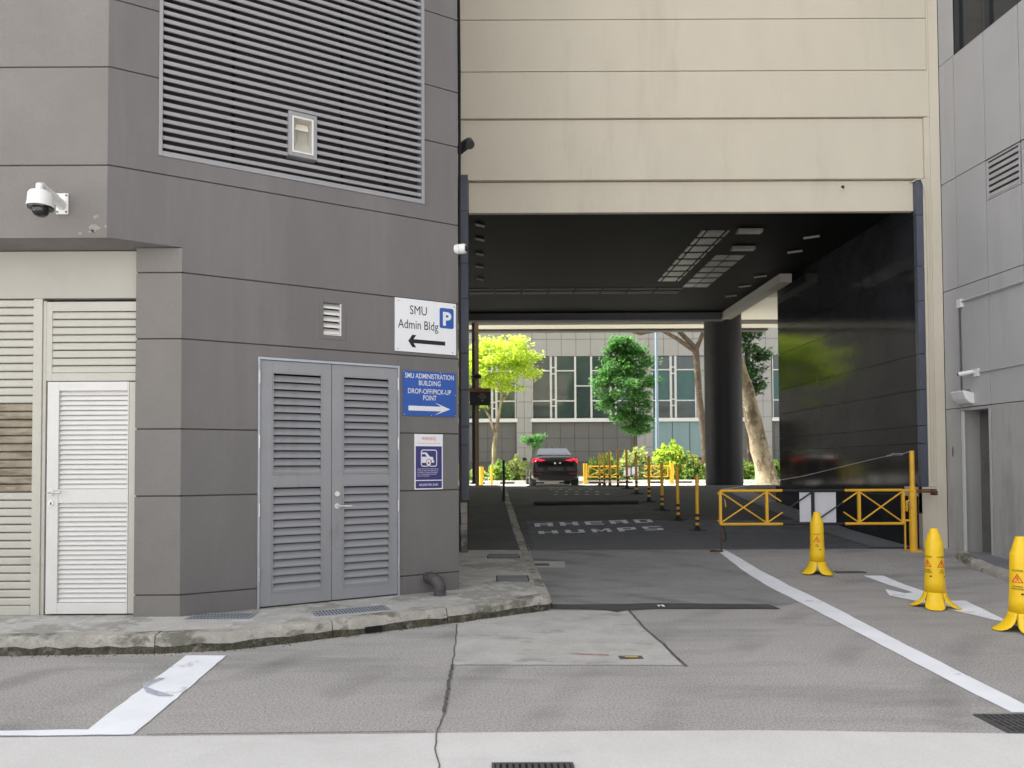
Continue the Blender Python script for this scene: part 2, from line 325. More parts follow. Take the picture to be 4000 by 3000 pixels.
for cx_, cy_, rx, ry in ((3.35, 6.33, .22, .09), (.15, 6.35, .13, .07), (2.3, 6.9, .2, .05)):
    struct(decal('oil_stain', 'tar', [(cx_ + rx * math.cos(a) * random.uniform(.8, 1.1), cy_ + ry * math.sin(a) * random.uniform(.7, 1.1)) for a in [k * math.tau / 16 for k in range(16)]], .0095)) if False else None
# painted markings
struct(decal('white_bay_line', 'road_white', [(3.573, 11.48), (3.514, 10.44), (3.456, 9.29), (3.407, 8.23), (3.366, 7.45), (3.322, 6.72), (3.277, 6.04), (3.235, 5.36), (3.2, 4.77), (3.19, 4.42),
      (3.36, 4.42), (3.40, 4.77), (3.44, 5.36), (3.49, 6.04), (3.555, 6.72), (3.62, 7.45), (3.70, 8.4), (3.735, 9.4), (3.735, 10.6), (3.72, 11.48)], .005, sub=.15, jag=.005))
struct(decal('painted_turn_arrow', 'road_white', [(4.975, 9.62), (5.239, 9.6), (5.169, 8.57), (5.10, 7.98), (5.27, 7.98), (5.041, 7.14), (4.981, 6.89), (4.9, 7.0), (4.80, 7.44), (4.719, 7.93), (4.598, 8.31), (4.78, 8.72), (4.86, 8.44), (4.99, 8.5)], .005, sub=.2, jag=.004))
struct(decal('white_parking_mark', 'road_white', [(-2.516, 5.82), (-2.187, 5.82), (-2.084, 4.125), (-2.829, 4.11), (-6.5, 4.10), (-6.5, 4.20), (-2.892, 4.19), (-2.397, 4.21)], .006, sub=.1, jag=.006))
struct(decal('tyre_scuff', 'scuff_paint', ribbon([(-2.42, 5.2), (-2.47, 5.08), (-2.44, 4.98), (-2.36, 4.9), (-2.24, 4.82), (-2.16, 4.8)], [.05, .07, .02, .06, .055, .02]), .0095))
struct(decal('faint_red_mark', 'red_paint', ribbon(wiggle([(.62, 5.83), (.75, 5.80), (.92, 5.78)], .03, .006), .03), .0085))

# kerb and path on the left
kb = [(-25, 5.82), (-4.06, 5.86), (-3.325, 5.9), (-2.756, 5.92), (-2.218, 6.02), (-1.797, 6.24), (-1.341, 6.49), (-.535, 6.93), (.176, 7.33), (.56, 7.60), (.605, 7.70)]
kside = [(.60, 8.5), (.585, 9.5), (.57, 10.5), (.555, 11.5), (.49, 13.6), (.46, 14.65), (.43, 16), (.39, 17.3), (.35, 18.5), (.32, 19.5), (.25, 22), (.2, 24)]
def path_slab():
    mb = MB(); edge = kb + kside
    # inner line (set back behind kerb stones)
    inn = []
    for i, p in enumerate(edge):
        a = Vector(edge[max(0, i - 1)]); b = Vector(edge[min(len(edge) - 1, i + 1)]); t = (b - a).normalized(); n = Vector((-t.y, t.x)); inn.append(Vector(p) + n * .14)
    return edge, inn
edge, inn = path_slab()
back = [(-25, 12)]
mbp = MB()
poly = [(p.x, p.y) for p in inn[:len(kb)]] + [(p.x, p.y) for p in inn[len(kb):] if p.y <= 11.5]
mbp.add([(x, y, .150 if y < 10 else pz(y)) for x, y in poly] + [(-3, 11.5, .17), (-25, 11.5, .15)], [tuple(range(len(poly) + 2))])
struct(mbp.build('footpath', 'path_concrete'))
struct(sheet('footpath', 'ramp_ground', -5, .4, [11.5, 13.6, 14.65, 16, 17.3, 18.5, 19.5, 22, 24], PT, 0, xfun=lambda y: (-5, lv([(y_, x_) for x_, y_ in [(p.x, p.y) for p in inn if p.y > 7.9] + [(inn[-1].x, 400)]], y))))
# kerb stones: each one a piece under the kerb
kerb = struct(bpy.data.objects.new('kerb', None)); col.objects.link(kerb)
pts = [Vector(p) for p in edge]; seg = []
acc = 0; L = [0]
for a, b in zip(pts, pts[1:]): L.append(L[-1] + (b - a).length)
def at(s):
    for i in range(len(L) - 1):
        if L[i] <= s <= L[i + 1]: return pts[i].lerp(pts[i + 1], (s - L[i]) / (L[i + 1] - L[i]))
def inner(s):
    for i in range(len(L) - 1):
        if L[i] <= s <= L[i + 1]: return inn[i].lerp(inn[i + 1], (s - L[i]) / (L[i + 1] - L[i]))
cuts = [0, 14, 18.4]
brk = L[:-0 or None]
s0 = 18.4
while s0 < L[-1] - 1: s0 += random.uniform(1.1, 1.5) if s0 < L[10] else 2.4; cuts.append(min(s0, L[-1]))
for a, b in zip(cuts, cuts[1:]):
    ss = [a + .003] + [x for x in L if a + .03 < x < b - .03] + [b - .003]
    # a subdivision for uneven worn edges
    fine = []
    for q0, q1 in zip(ss, ss[1:]):
        n = max(1, int((q1 - q0) / .12)) if a > 14 and a < 28 else 1
        fine += [q0 + (q1 - q0) * k / n for k in range(n)]
    fine.append(ss[-1]); m1 = MB(); m2 = MB(); r1 = []; r2 = []
    for s_v in fine:
        o_ = at(s_v); i_ = inner(s_v); nrm = (i_ - o_).normalized(); y = o_.y
        g = gz(y) if y > 5 else 0; t = (.15 if y < 10 else pz(y)); j = random.uniform(-.006, .006)
        zt = t + random.uniform(-.002, .003); zm = g + (t - g) * .42 + random.uniform(-.012, .012)
        prof = [(o_ - nrm * (.012 + j), zm), (o_ + nrm * (.004 + j), zt - .022), (o_ + nrm * (.022 + j), zt - .003), (i_, zt)]
        r1.append([(p.x, p.y, z) for p, z in prof])
        prof2 = [(o_ - nrm * (.022 + random.uniform(-.008, .01)), g - .02), (o_ - nrm * (.014 + random.uniform(-.004, .008)), g + (zm - g) * .5), (o_ - nrm * (.012 + j), zm)]
        r2.append([(p.x, p.y, z) for p, z in prof2])
    for mm, rr in ((m1, r1), (m2, r2)):
        k = len(rr[0]); vs = [v for r in rr for v in r]
        mm.add(vs, [(i * k + c, (i + 1) * k + c, (i + 1) * k + c + 1, i * k + c + 1) for i in range(len(rr) - 1) for c in range(k - 1)])
    m1.build('kerb_stone', 'kerb_stone', kerb, smooth=True); m2.build('kerb_foot', 'kerb_moss', kerb, smooth=True)
_i = min(range(len(L)), key=lambda k: (pts[k] - Vector((-.7, 6.8))).length); _t = (Vector((-.535, 6.93)) - Vector((-1.341, 6.49))).normalized(); _n = Vector((-_t.y, _t.x)); _c = Vector((-1.13, 6.605)) 
MB().prism([tuple(_c - _t * .08 - _n * .034), tuple(_c + _t * .08 - _n * .034), tuple(_c + _t * .08 + _n * .02), tuple(_c - _t * .08 + _n * .02)], .010, .062).build('drain_slot', 'dark_void', kerb)

# ---------------------------------------------------------------- grey service building (left)
SW = Fr((-2.93, 6.63), (.8788, .4772)); FW = Fr((0, 6.34), (1, 0)); LW = Fr((0, 6.63), (1, 0)); DW = Fr((0, 6.71), (1, 0))
B = SW.P(2.878, 0, 0); A = SW.P(0, 0, 0); Cc = SW.P(-.622, 0, 0); B2 = Vector((-.60, 11.45, 0)); BX = Fr((B.x, B.y), ((B2 - B).x, (B2 - B).y))
gb = root('grey_service_building', (-2.9, 9, 0), 'dark grey plastered building with angled wall, big louvre panel and service doors', 'building')
H = 30.0
def band(fr, us, holes, z0, z1, name='wall_panel', m='grey_plaster', dep=.14, gap=.007, bottom=True):
    """one plaster band between two grooves, with holes cut out, as one clean shell"""
    z0 += gap; z1 -= gap
    uc = sorted(set([us[0], us[1]] + [h[k] for h in holes for k in (0, 1) if us[0] < h[k] < us[1]]))
    zc = sorted(set([z0, z1] + [h[k] for h in holes for k in (2, 3) if z0 < h[k] < z1]))
    nu, nz = len(uc) - 1, len(zc) - 1
    def solid(i, j):
        if i < 0 or j < 0 or i >= nu or j >= nz: return False
        u, z = (uc[i] + uc[i + 1]) / 2, (zc[j] + zc[j + 1]) / 2
        return not any(h[0] < u < h[1] and h[2] < z < h[3] for h in holes)
    P = fr.P; mb = MB()
    for i in range(nu):
        if mb.f and not any(solid(i, j) for j in range(nz)): mb.build(name, m, gb); mb = MB()
        for j in range(nz):
            if not solid(i, j): continue
            a, b, c, d = uc[i], uc[i + 1], zc[j], zc[j + 1]
            mb.add([P(a, 0, c), P(b, 0, c), P(b, 0, d), P(a, 0, d)], [(0, 1, 2, 3)])
            if not solid(i - 1, j): mb.add([P(a, -dep, c), P(a, 0, c), P(a, 0, d), P(a, -dep, d)], [(0, 1, 2, 3)])
            if not solid(i + 1, j): mb.add([P(b, 0, c), P(b, -dep, c), P(b, -dep, d), P(b, 0, d)], [(0, 1, 2, 3)])
            if not solid(i, j - 1) and bottom: mb.add([P(a, -dep, c), P(b, -dep, c), P(b, 0, c), P(a, 0, c)], [(0, 1, 2, 3)])
            if not solid(i, j + 1): mb.add([P(a, 0, d), P(b, 0, d), P(b, -dep, d), P(a, -dep, d)], [(0, 1, 2, 3)])
    if mb.f: return mb.build(name, m, gb)
JZ = [.0, .35, 1.27, 1.897, 2.745, 3.37, 4.27, 5.17, 5.80, 6.64, 7.5, 8.4, 12, 18, 24, H]
door = (.69, 2.172, 0, 2.628); vent = (1.31, 1.56, 2.865, 3.262); louv = (-.21, 2.47, 4.44, 8.0)
holes = [door, vent, louv]
SOFF = 3.609
for a, b in zip(JZ, JZ[1:]):
    if b <= 3.37:
        band(SW, (0, 2.878), holes, a, b)
        band(LW, (-3.36, -2.93), [], a, b, m='grey_plaster_rough_lit', dep=.09)
    elif a < SOFF:
        band(SW, (0, 2.878), holes, a, SOFF + .007, bottom=True)
        band(LW, (-3.36, -2.93), [], a, SOFF, m='grey_plaster_rough_lit', dep=.09)
        band(SW, (-.622, 2.878), holes, SOFF - .007, b, bottom=False); band(FW, (-26, Cc.x), [], SOFF - .007, b, bottom=False, m='grey_plaster_rough_lit')
    else:
        band(SW, (-.622, 2.878), holes, a, b); band(FW, (-26, Cc.x), [], a, b, m='grey_plaster_rough_lit')
    band(BX, (0, (B2 - B).length), [], a, b)
# backing behind the grooves (sheets, 14 mm back)
mb = MB()
def sheetwall(mb, fr, us, zs, holes, d):
    uc = sorted(set([us[0], us[1]] + [h[k] for h in holes for k in (0, 1) if us[0] < h[k] < us[1]])); zc = sorted(set([zs[0], zs[1]] + [h[k] for h in holes for k in (2, 3) if zs[0] < h[k] < zs[1]]))
    for a, b in zip(uc, uc[1:]):
        for c, e in zip(zc, zc[1:]):
            if any(h[0] < (a + b) / 2 < h[1] and h[2] < (c + e) / 2 < h[3] for h in holes): continue
            mb.add([fr.P(a, d, c), fr.P(b, d, c), fr.P(b, d, e), fr.P(a, d, e)], [(0, 1, 2, 3)])
hh = [(h[0] - .004, h[1] + .004, h[2] - .004, h[3] + .004) for h in holes]
sheetwall(mb, SW, (.01, 2.87), (0, SOFF + .02), hh, -.014); sheetwall(mb, SW, (-.61, 2.87), (SOFF + .02, H), hh, -.014)
sheetwall(mb, FW, (-26, Cc.x - .01), (SOFF + .02, H), [], -.014); sheetwall(mb, LW, (-3.35, -2.94), (0, SOFF - .01), [], -.012)
sheetwall(mb, BX, (.01, (B2 - B).length - .01), (0, H), [], -.014)
mb.build('groove_backing', 'groove_dark', gb)
mb = MB(); mb.add([(-26, 6.345, SOFF), (Cc.x, 6.345, SOFF), (A.x, A.y, SOFF), (A.x, 6.8, SOFF), (-26, 6.8, SOFF)], [(0, 1, 2, 3, 4)]); mb.build('soffit', 'grey_plaster_rough_lit', gb)
# solid core and roof
mb = MB(); mb.prism([(-26, 6.95), (-3.3, 6.95), (-2.7, 7.15), (-.70, 8.25), (-.75, 11.4), (-26, 11.4)], 0, H - .1); mb.build('core', 'dark_void', gb)
mb = MB(); mb.prism([(-26, 6.34), (Cc.x, 6.34), (B.x, B.y), (B2.x, B2.y), (-26, 11.45)], H, H + .2); mb.build('roof', 'grey_plaster', gb)
# faint peeled patches beside the camera mount
for cx_, cz_, rr in ((-3.80 + .21, 3.70, .05), (-3.58, 3.80, .025), (-3.72, 3.65, .02), (-3.49, 3.71, .018), (-3.62, 3.665, .025)):
    n = 14; mb = MB(); mb.add([FW.P(cx_ + rr * math.cos(k * math.tau / n) * random.uniform(.5, 1.25), .0025, cz_ + rr * .8 * math.sin(k * math.tau / n) * random.uniform(.5, 1.25)) for k in range(n)], [tuple(range(n))]); mb.build('peeled_patch', 'peeled_paint', gb)

# big louvre
lv_ = MB(); a, b, c, d = louv
lv_.fbox(SW, a + .002, a + .036, -.13, .012, c + .002, d); lv_.fbox(SW, b - .036, b - .002, -.13, .012, c + .002, d); lv_.fbox(SW, a + .036, b - .036, -.13, .010, c + .002, c + .05)
louvre = lv_.build('wall_louvre', 'louvre_metal', gb, bevel=.003)
MB().fbox(SW, a + .03, b - .03, -.14, -.132, c + .04, d).build('backing', 'groove_dark', louvre)
pitch = .0795; lbu = (.978, 1.268, 4.69, 5.145)
def slat_mesh(fr, u0, u1, name, m, par, prof):
    return MB().fprof(fr, prof, u0, u1).build(name, m, par)
z = c + .085
prof = [(.000, 0), (-.001, .034), (-.012, .037), (-.095, .072), (-.10, .064), (-.014, -.002)]
proto = {}
def slats(fr, u0, u1, z0, n, pitch, prof, m, par, base):
    me = None
    for k in range(n):
        zz = z0 + k * pitch
        if me is None:
            o = MB().fprof(fr, [(d_, z_ + zz) for d_, z_ in prof], u0, u1).build('slat', m, par); me = o; L0 = o.location.copy()
        else:
            q = me.copy(); col.objects.link(q); q.location = (0, 0, k * pitch)
for (u0, u1) in ((a + .038, 1.02),): pass
nall = int((d - z) / pitch)
full = []; 
k_lo = [k for k in range(nall) if lbu[2] - .03 < z + k * pitch < lbu[3]]
k0, k1 = k_lo[0], k_lo[-1] + 1
slats(SW, a + .038, b - .038, z, k0, pitch, prof, 'louvre_metal', louvre, gb)
slats(SW, a + .038, lbu[0] - .002, z + k0 * pitch, k1 - k0, pitch, prof, 'louvre_metal', louvre, gb)
slats(SW, lbu[1] + .002, b - .038, z + k0 * pitch, k1 - k0, pitch, prof, 'louvre_metal', louvre, gb)
slats(SW, a + .038, b - .038, z + k1 * pitch, nall - k1, pitch, prof, 'louvre_metal', louvre, gb)
mb = MB()
for u in (.45, 1.55, 2.05): mb.fbox(SW, u, u + .03, -.128, -.105, c + .05, d)
mb.build('stiffener', 'dark_void', louvre)
# recessed light box in the louvre
u0, u1, z0, z1 = lbu
fl = MB(); fl.fbox(SW, u0, u0 + .05, -.09, .014, z0, z1); fl.fbox(SW, u1 - .05, u1, -.09, .014, z0, z1); fl.fbox(SW, u0 + .05, u1 - .05, -.09, .012, z0, z0 + .05); fl.fbox(SW, u0 + .05, u1 - .05, -.09, .012, z1 - .06, z1)
flo = fl.build('recessed_floodlight', 'louvre_metal', gb, bevel=.003)
mb = MB(); U0, U1, Z0, Z1 = u0 + .05, u1 - .05, z0 + .05, z1 - .06
o4 = [SW.P(U0, .004, Z0), SW.P(U1, .004, Z0), SW.P(U1, .004, Z1), SW.P(U0, .004, Z1)]; i4 = [SW.P(U0 + .07, -.085, Z0 + .17), SW.P(U1 - .03, -.085, Z0 + .17), SW.P(U1 - .03, -.085, Z1 - .03), SW.P(U0 + .07, -.085, Z1 - .03)]
mb.add(o4 + i4, [(0, 1, 5, 4), (1, 2, 6, 5), (2, 3, 7, 6), (3, 0, 4, 7), (4, 5, 6, 7)]); mb.build('reflector', 'cream_panel', flo)
mb = MB()
for k in range(7): mb.fbox(SW, U0 + .004, U1 - .03, -.075 + .008 * k, -.068 + .008 * k, Z1 - .022 - .014 * k, Z1 - .014 - .014 * k)
mb.build('lamp_fins', 'canopy_pale', flo)
mb = MB()
for (p, q) in (((U0 - .012, U0 + .002), (Z0 - .012, Z1 + .012)), ((U1 - .002, U1 + .012), (Z0 - .012, Z1 + .012))): mb.fbox(SW, p[0], p[1], .003, .020, q[0], q[1])
mb.fbox(SW, U0 + .002, U1 - .002, .003, .020, Z0 - .012, Z0 + .002); mb.fbox(SW, U0 + .002, U1 - .002, .003, .020, Z1 - .002, Z1 + .012); mb.build('bezel', 'white_metal', flo)

# small wall vent
vm = MB(); a, b, c, d = vent
vm.fbox(SW, a - .012, a + .03, -.08, .006, c - .012, d + .012); vm.fbox(SW, b - .03, b + .012, -.08, .006, c - .012, d + .012); vm.fbox(SW, a + .03, b - .03, -.08, .005, c - .012, c + .03); vm.fbox(SW, a + .03, b - .03, -.08, .005, d - .03, d + .012)
vo = vm.build('wall_vent', 'grey_plaster', gb, bevel=.002)
MB().fbox(SW, a + .02, b - .02, -.095, -.085, c + .02, d - .02).build('backing', 'dark_void', vo)
mb = MB(); mb.fbox(SW, b - .045, b - .031, -.08, -.002, c + .031, d - .031); mb.fbox(SW, a + .031, b - .045, -.08, -.004, c + .031, c + .04); mb.build('trim', 'white_metal', vo)
slats(SW, a + .033, b - .047, c + .045, 5, .066, [(-.010, 0), (-.010, .018), (-.06, .062), (-.065, .052), (-.016, .0)], 'white_metal', vo, gb)

# grey double door with louvres
def frame_rect(mb, fr, u0, u1, z0, z1, d0, d1, wl, wr, wb, wt):
    mb.fbox(fr, u0, u0 + wl, d0, d1, z0, z1); mb.fbox(fr, u1 - wr, u1, d0, d1, z0, z1); mb.fbox(fr, u0 + wl, u1 - wr, d0, d1, z0, z0 + wb); mb.fbox(fr, u0 + wl, u1 - wr, d0, d1, z1 - wt, z1)
mb = MB(); u0, u1 = door[0] + .002, door[1] - .002
mb.fbox(SW, u0, u0 + .022, -.13, .012, .15, 2.624); mb.fbox(SW, u1 - .022, u1, -.13, .012, .15, 2.624); mb.fbox(SW, u0 + .022, u1 - .022, -.13, .010, 2.598, 2.624)
mb.build('door_frame', 'galv', gb, bevel=.002)
MB().fbox(SW, u0, u1, -.12, -.10, .0, 2.6).build('doorway_void', 'dark_void', gb)
dprof = [(-.022, 0), (-.022, .010), (-.058, .052), (-.062, .046), (-.028, .0)]
dprof = [(-.006, 0), (-.004, .012), (-.038, .063), (-.044, .066), (-.048, .060), (-.016, .000)]
for k, (p, q) in enumerate(((u0 + .024, 1.4255), (1.4305, u1 - .024))):
    mb = MB(); frame_rect(mb, SW, p, q, .165, 2.594, -.045, -.004, .115, .095 if k == 0 else .085, .125, .112)
    il, ir = p + .115, q - (.095 if k == 0 else .085)
    mb.fbox(SW, il, ir, -.045, -.005, 1.345, 1.462)
    leaf = mb.build('door_leaf', 'grey_metal', gb, bevel=.002)
    fm = MB()
    for (za, zb) in ((.29, 1.345), (1.462, 2.482)):
        frame_rect(fm, SW, il + .001, ir - .001, za + .001, zb - .001, -.03, .0015, .012, .012, .012, .012)
        n = 13; pp = (zb - za - .03) / n
        slats(SW, il + .013, ir - .013, za + .012, n, pp, [(dd, zz_ * pp / .075) for dd, zz_ in dprof], 'grey_metal', leaf, gb)
    fm.build('bead', 'grey_metal', leaf)
    hm = MB(); hu = u0 + .016 if k == 0 else u1 - .016
    for hz in (.42, 1.05, 1.72, 2.36): hm.tube([SW.P(hu, .012, hz), SW.P(hu, .012, hz + .13)], .009, 8)
    hm.build('hinge', 'steel', leaf, smooth=True)
mb = MB(); hu = 1.505 - .02
mb.tube([SW.P(hu, -.004, 1.13), SW.P(hu, .008, 1.13)], .028, 16); mb.tube([SW.P(hu, .006, 1.13), SW.P(hu, .055, 1.13), SW.P(hu + .02, .06, 1.13), SW.P(hu + .14, .06, 1.128)], .009, 8)
mb.tube([SW.P(hu, -.004, 1.255), SW.P(hu, .012, 1.255)], .026, 16); mb.build('door_handle', 'steel', leaf, smooth=True)

# white service door, transom louvre, roller shutter (recessed bay, left)
mb = MB(); mb.fbox(DW, -8, -3.362, -.1, .0, 3.15, 3.60); mb.build('fascia_panel', 'cream_panel', gb, bevel=.004)
MB().fbox(DW, -8, -3.36, -.14, -.12, .0, 3.6).build('doorway_void', 'dark_void', gb)
mb = MB(); mb.fbox(DW, -4.372, -4.288, -.1, .004, .15, 3.148); mb.fbox(DW, -4.286, -4.255, -.1, -.008, .15, 3.125); mb.build('shutter_post', 'cream_metal', gb, bevel=.003)
mb = MB(); frame_rect(mb, DW, -4.253, -3.364, 2.362, 3.118, -.05, -.006, .055, .03, .075, .09); tr = mb.build('transom_louvre', 'cream_metal', gb, bevel=.003)
slats(DW, -4.198, -3.394, 2.437, 8, .0739, [(-.03, 0), (-.012, .006), (-.012, .052), (-.022, .066), (-.032, .066), (-.034, 0)], 'cream_metal', tr, gb)
mb = MB(); frame_rect(mb, DW, -4.225, -3.41 - .045, .165, 2.352, -.045, .012, .108, .012, .10, .085); mb.fbox(DW, -4.117, -3.467, -.045, .008, 1.205, 1.335)
wd = mb.build('white_louvred_door', 'white_metal', gb, bevel=.003)
mb = MB(); mb.fbox(DW, -3.452, -3.364, -.05, .010, .165, 2.35); mb.build('door_frame', 'cream_metal', gb, bevel=.003)
wp = [(-.014, 0), (-.005, .002), (-.003, .010), (-.020, .046), (-.026, .049), (-.030, .045), (-.018, .006)]
for za, zb, n in ((.265, 1.205, 21), (1.335, 2.267, 20)):
    pp = (zb - za) / n; slats(DW, -4.115, -3.469, za + .002, n, pp, [(dd, zz_ * pp / .050) for dd, zz_ in wp], 'white_metal', wd, gb)
mb = MB(); mb.tube([DW.P(-4.175, .012, 1.315 - .01), DW.P(-4.175, .024, 1.305)], .026, 16); mb.tube([DW.P(-4.175, .02, 1.305), DW.P(-4.175, .062, 1.305), DW.P(-4.155, .066, 1.305), DW.P(-4.06, .066, 1.306)], .010, 8)
mb.build('door_handle', 'steel', wd, smooth=True)
mb = MB(); mb.tube([DW.P(-4.178, .012, 1.205), DW.P(-4.178, .02, 1.205)], .026, 16); mb.build('lock_plate', 'steel', wd, smooth=True)
MB().fbox(DW, -4.183, -4.173, .0205, .023, 1.19, 1.215).build('keyhole', 'dark_void', wd)
sh = MB().fbox(DW, -8, -4.376, -.08, -.07, .15, 3.148).build('roller_shutter', 'cream_metal', gb)
n = 38; pp = (3.148 - .24) / n
sp = [(-.05, 0), (-.016, .004), (-.012, .012), (-.012, .056), (-.020, .066), (-.05, .074)]
for k in range(n):
    zz = .24 + k * pp; st = 1.30 < zz < 2.12
    MB().fprof(DW, [(dd, zz + z_) for dd, z_ in sp], -8, -4.378).build('slat', 'stained_metal' if st else 'cream_metal', sh)
MB().fbox(DW, -8, -4.378, -.06, -.004, .152, .238).build('bottom_rail', 'cream_metal', sh, bevel=.003)

# ---------------------------------------------------------------- signs on the grey wall
def board(fr, u0, u1, z0, z1, d, m, par, name='panel', th=.003, bev=.0): return MB().fbox(fr, u0, u1, d - th, d, z0, z1).build(name, m, par, bevel=bev)
def arrow_left(mb, fr, u0, u1, z, th, head, hw, d):
    # open-barbed arrow head with a bar
    mb.fpoly(fr, [(u0 + head * .62, z - th / 2), (u1, z - th / 2), (u1, z + th / 2), (u0 + head * .62, z + th / 2)], d, d + .0005)
loc = SW.P(2.48, 0, 2.783)
s1 = root('parking_sign', loc, 'white sign reading SMU Admin Bldg with blue parking square and black arrow pointing left', 'sign')
board(SW, 2.115, 2.845, 2.785, 3.366, .012, 'sign_white', s1, th=.01, bev=.001)
mb = MB(); wall_text(mb, SW, 'SMU', 2.388, 3.200, .14, .0135, W=.20); mb.build('lettering', 'sign_black', s1); mb = MB(); wall_text(mb, SW, 'Admin Bldg', 2.388, 3.04, .14, .0135, W=.475); mb.build('lettering', 'sign_black', s1)
mb = MB(); zc = 2.905
mb.fpoly(SW, [(2.30, zc - .022), (2.71, zc - .022), (2.71, zc + .022), (2.30, zc + .022)], .0125, .0135)
mb.fpoly(SW, [(2.268, zc), (2.315, zc + .068), (2.362, zc + .068), (2.315, zc)], .0125, .0137); mb.fpoly(SW, [(2.268, zc), (2.315, zc), (2.362, zc - .068), (2.315, zc - .068)], .0125, .0137)
mb.build('arrow', 'sign_black', s1)
def rrect(u0, u1, z0, z1, r, n=5):
    pts = []
    for cx_, cz_, a0 in ((u1 - r, z0 + r, -90), (u1 - r, z1 - r, 0), (u0 + r, z1 - r, 90), (u0 + r, z0 + r, 180)):
        pts += [(cx_ + r * math.cos(R(a0 + 90 * k / n)), cz_ + r * math.sin(R(a0 + 90 * k / n))) for k in range(n + 1)]
    return pts
pk = MB().fpoly(SW, rrect(2.642, 2.815, 3.078, 3.305, .022), .0125, .014).build('parking_symbol', 'sign_blue', s1)
mb = MB(); wall_text(mb, SW, 'P', 2.728, 3.115, .205, .0152, 1.0, .008); mb.build('letter', 'sign_print', pk)
mb = MB()
for u, zz in ((2.155, 3.335), (2.82, 3.33), (2.80, 2.81), (2.15, 2.81)): mb.tube([SW.P(u, .012, zz), SW.P(u, .0155, zz)], .006, 8)
mb.build('screw', 'rust', s1)
s2 = root('direction_sign', SW.P(2.52, 0, 2.08), 'blue sign reading SMU ADMINISTRATION BUILDING DROP-OFF/PICK-UP POINT with white arrow pointing right', 'sign')
board(SW, 2.208, 2.838, 2.088, 2.578, .012, 'sign_blue', s2, th=.01, bev=.001)
mb = MB()
for t, zz, W_ in (('SMU ADMINISTRATION', 2.500, .585), ('BUILDING', 2.424, .26), ('DROP-OFF/PICK-UP', 2.332, .515), ('POINT', 2.262, .16)):
    mb = MB(); wall_text(mb, SW, t, 2.522, zz, .078, .0135, offset=.0005, W=W_); mb.build('lettering', 'sign_print', s2)
zc = 2.17; mb = MB(); mb.fpoly(SW, [(2.27, zc - .026), (2.66, zc - .026), (2.58, zc - .070), (2.77, zc), (2.58, zc + .070), (2.66, zc + .026), (2.27, zc + .026)], .0125, .0135); mb.build('arrow', 'sign_print', s2)
mb = MB()
for u, zz in ((2.215, 2.565), (2.65, 2.572), (2.83, 2.33), (2.54, 2.095), (2.832, 2.1), (2.22, 2.1)): mb.tube([SW.P(u, .012, zz), SW.P(u, .016, zz)], .005, 8)
mb.build('screw', 'steel', s2)
s3 = root('clamping_warning_sign', SW.P(2.51, 0, 1.278), 'white and navy WARNING poster with car wheel clamp picture and release fee below', 'sign')
board(SW, 2.341, 2.679, 1.280, 1.888, .009, 'sign_white', s3, th=.007)
mb = MB(); mb.fpoly(SW, [(2.354, 1.385), (2.666, 1.385), (2.666, 1.755), (2.354, 1.755)], .0092, .0100); mb.fpoly(SW, [(2.354, 1.293), (2.666, 1.293), (2.666, 1.374), (2.354, 1.374)], .0092, .0100); mb.build('navy_field', 'sign_navy', s3)
mb = MB(); wall_text(mb, SW, 'WARNING', 2.51, 1.820, .056, .0098, W=.165); mb.build('red_lettering', 'sign_red', s3); mb = MB(); wall_text(mb, SW, 'UNAUTHORISED PARKING WILL BE WHEEL CLAMPED', 2.51, 1.782, .0135, .0098, .85); mb.build('red_lettering', 'sign_red', s3)
mb = MB(); wall_text(mb, SW, 'RELEASE FEE: $100/-', 2.51, 1.320, .034, .0110, .80, .0003)
for k, t in enumerate(('UNAUTHORISED VEHICLES PARKED HERE WILL', 'BE WHEEL CLAMPED. THE OWNER SHALL PAY', 'A FEE BEFORE IT IS RELEASED. MANAGEMENT', 'WILL NOT BE HELD LIABLE FOR DAMAGES', 'OR LOSS TO THE VEHICLE')):
    wall_text(mb, SW, t, 2.372, 1.500 - .0195 * k, .0150, .0110, .80, 0, 'LEFT')
mb.build('white_lettering', 'sign_print', s3)
mb = MB(); o = rrect(2.415, 2.608, 1.530, 1.718, .026); i = rrect(2.425, 2.598, 1.540, 1.708, .018); k = len(o)
mb.add([SW.P(u, .0112, z_) for u, z_ in o] + [SW.P(u, .0112, z_) for u, z_ in i], [(j, (j + 1) % k, k + (j + 1) % k, k + j) for j in range(k)]); mb.build('picture_border', 'sign_print', s3)
def pu(x): return 2.354 + (x - 140) / (835 - 140) * .312
def pzz(y): return 1.755 - (y - 412) / (1300 - 412) * .370
mb = MB(); mb.fpoly(SW, [(pu(x), pzz(y)) for x, y in ((295, 850), (420, 850), (420, 780), (560, 780), (560, 850), (625, 845), (630, 800), (608, 790), (595, 695), (515, 690), (425, 578), (295, 578), (295, 620), (390, 620), (435, 690), (295, 690))], .0104, .0112); mb.build('car_picture', 'sign_print', s3)
mb = MB(); n = 20
mb.fpoly(SW, [(pu(480) + .031 * math.cos(k * math.tau / n), pzz(850) + .0445 * math.sin(k * math.tau / n)) for k in range(n)], .0112, .0118); mb.build('wheel_arch', 'sign_navy', s3)
mb = MB(); mb.fpoly(SW, [(pu(480) + .026 * math.cos(k * math.tau / n), pzz(850) + .038 * math.sin(k * math.tau / n)) for k in range(n)], .0116, .0124); mb.build('wheel_picture', 'sign_print', s3)
mb = MB(); mb.fpoly(SW, [(pu(x), pzz(y)) for x, y in ((450, 885), (510, 885), (492, 830), (480, 800), (466, 830))], .0122, .0130)
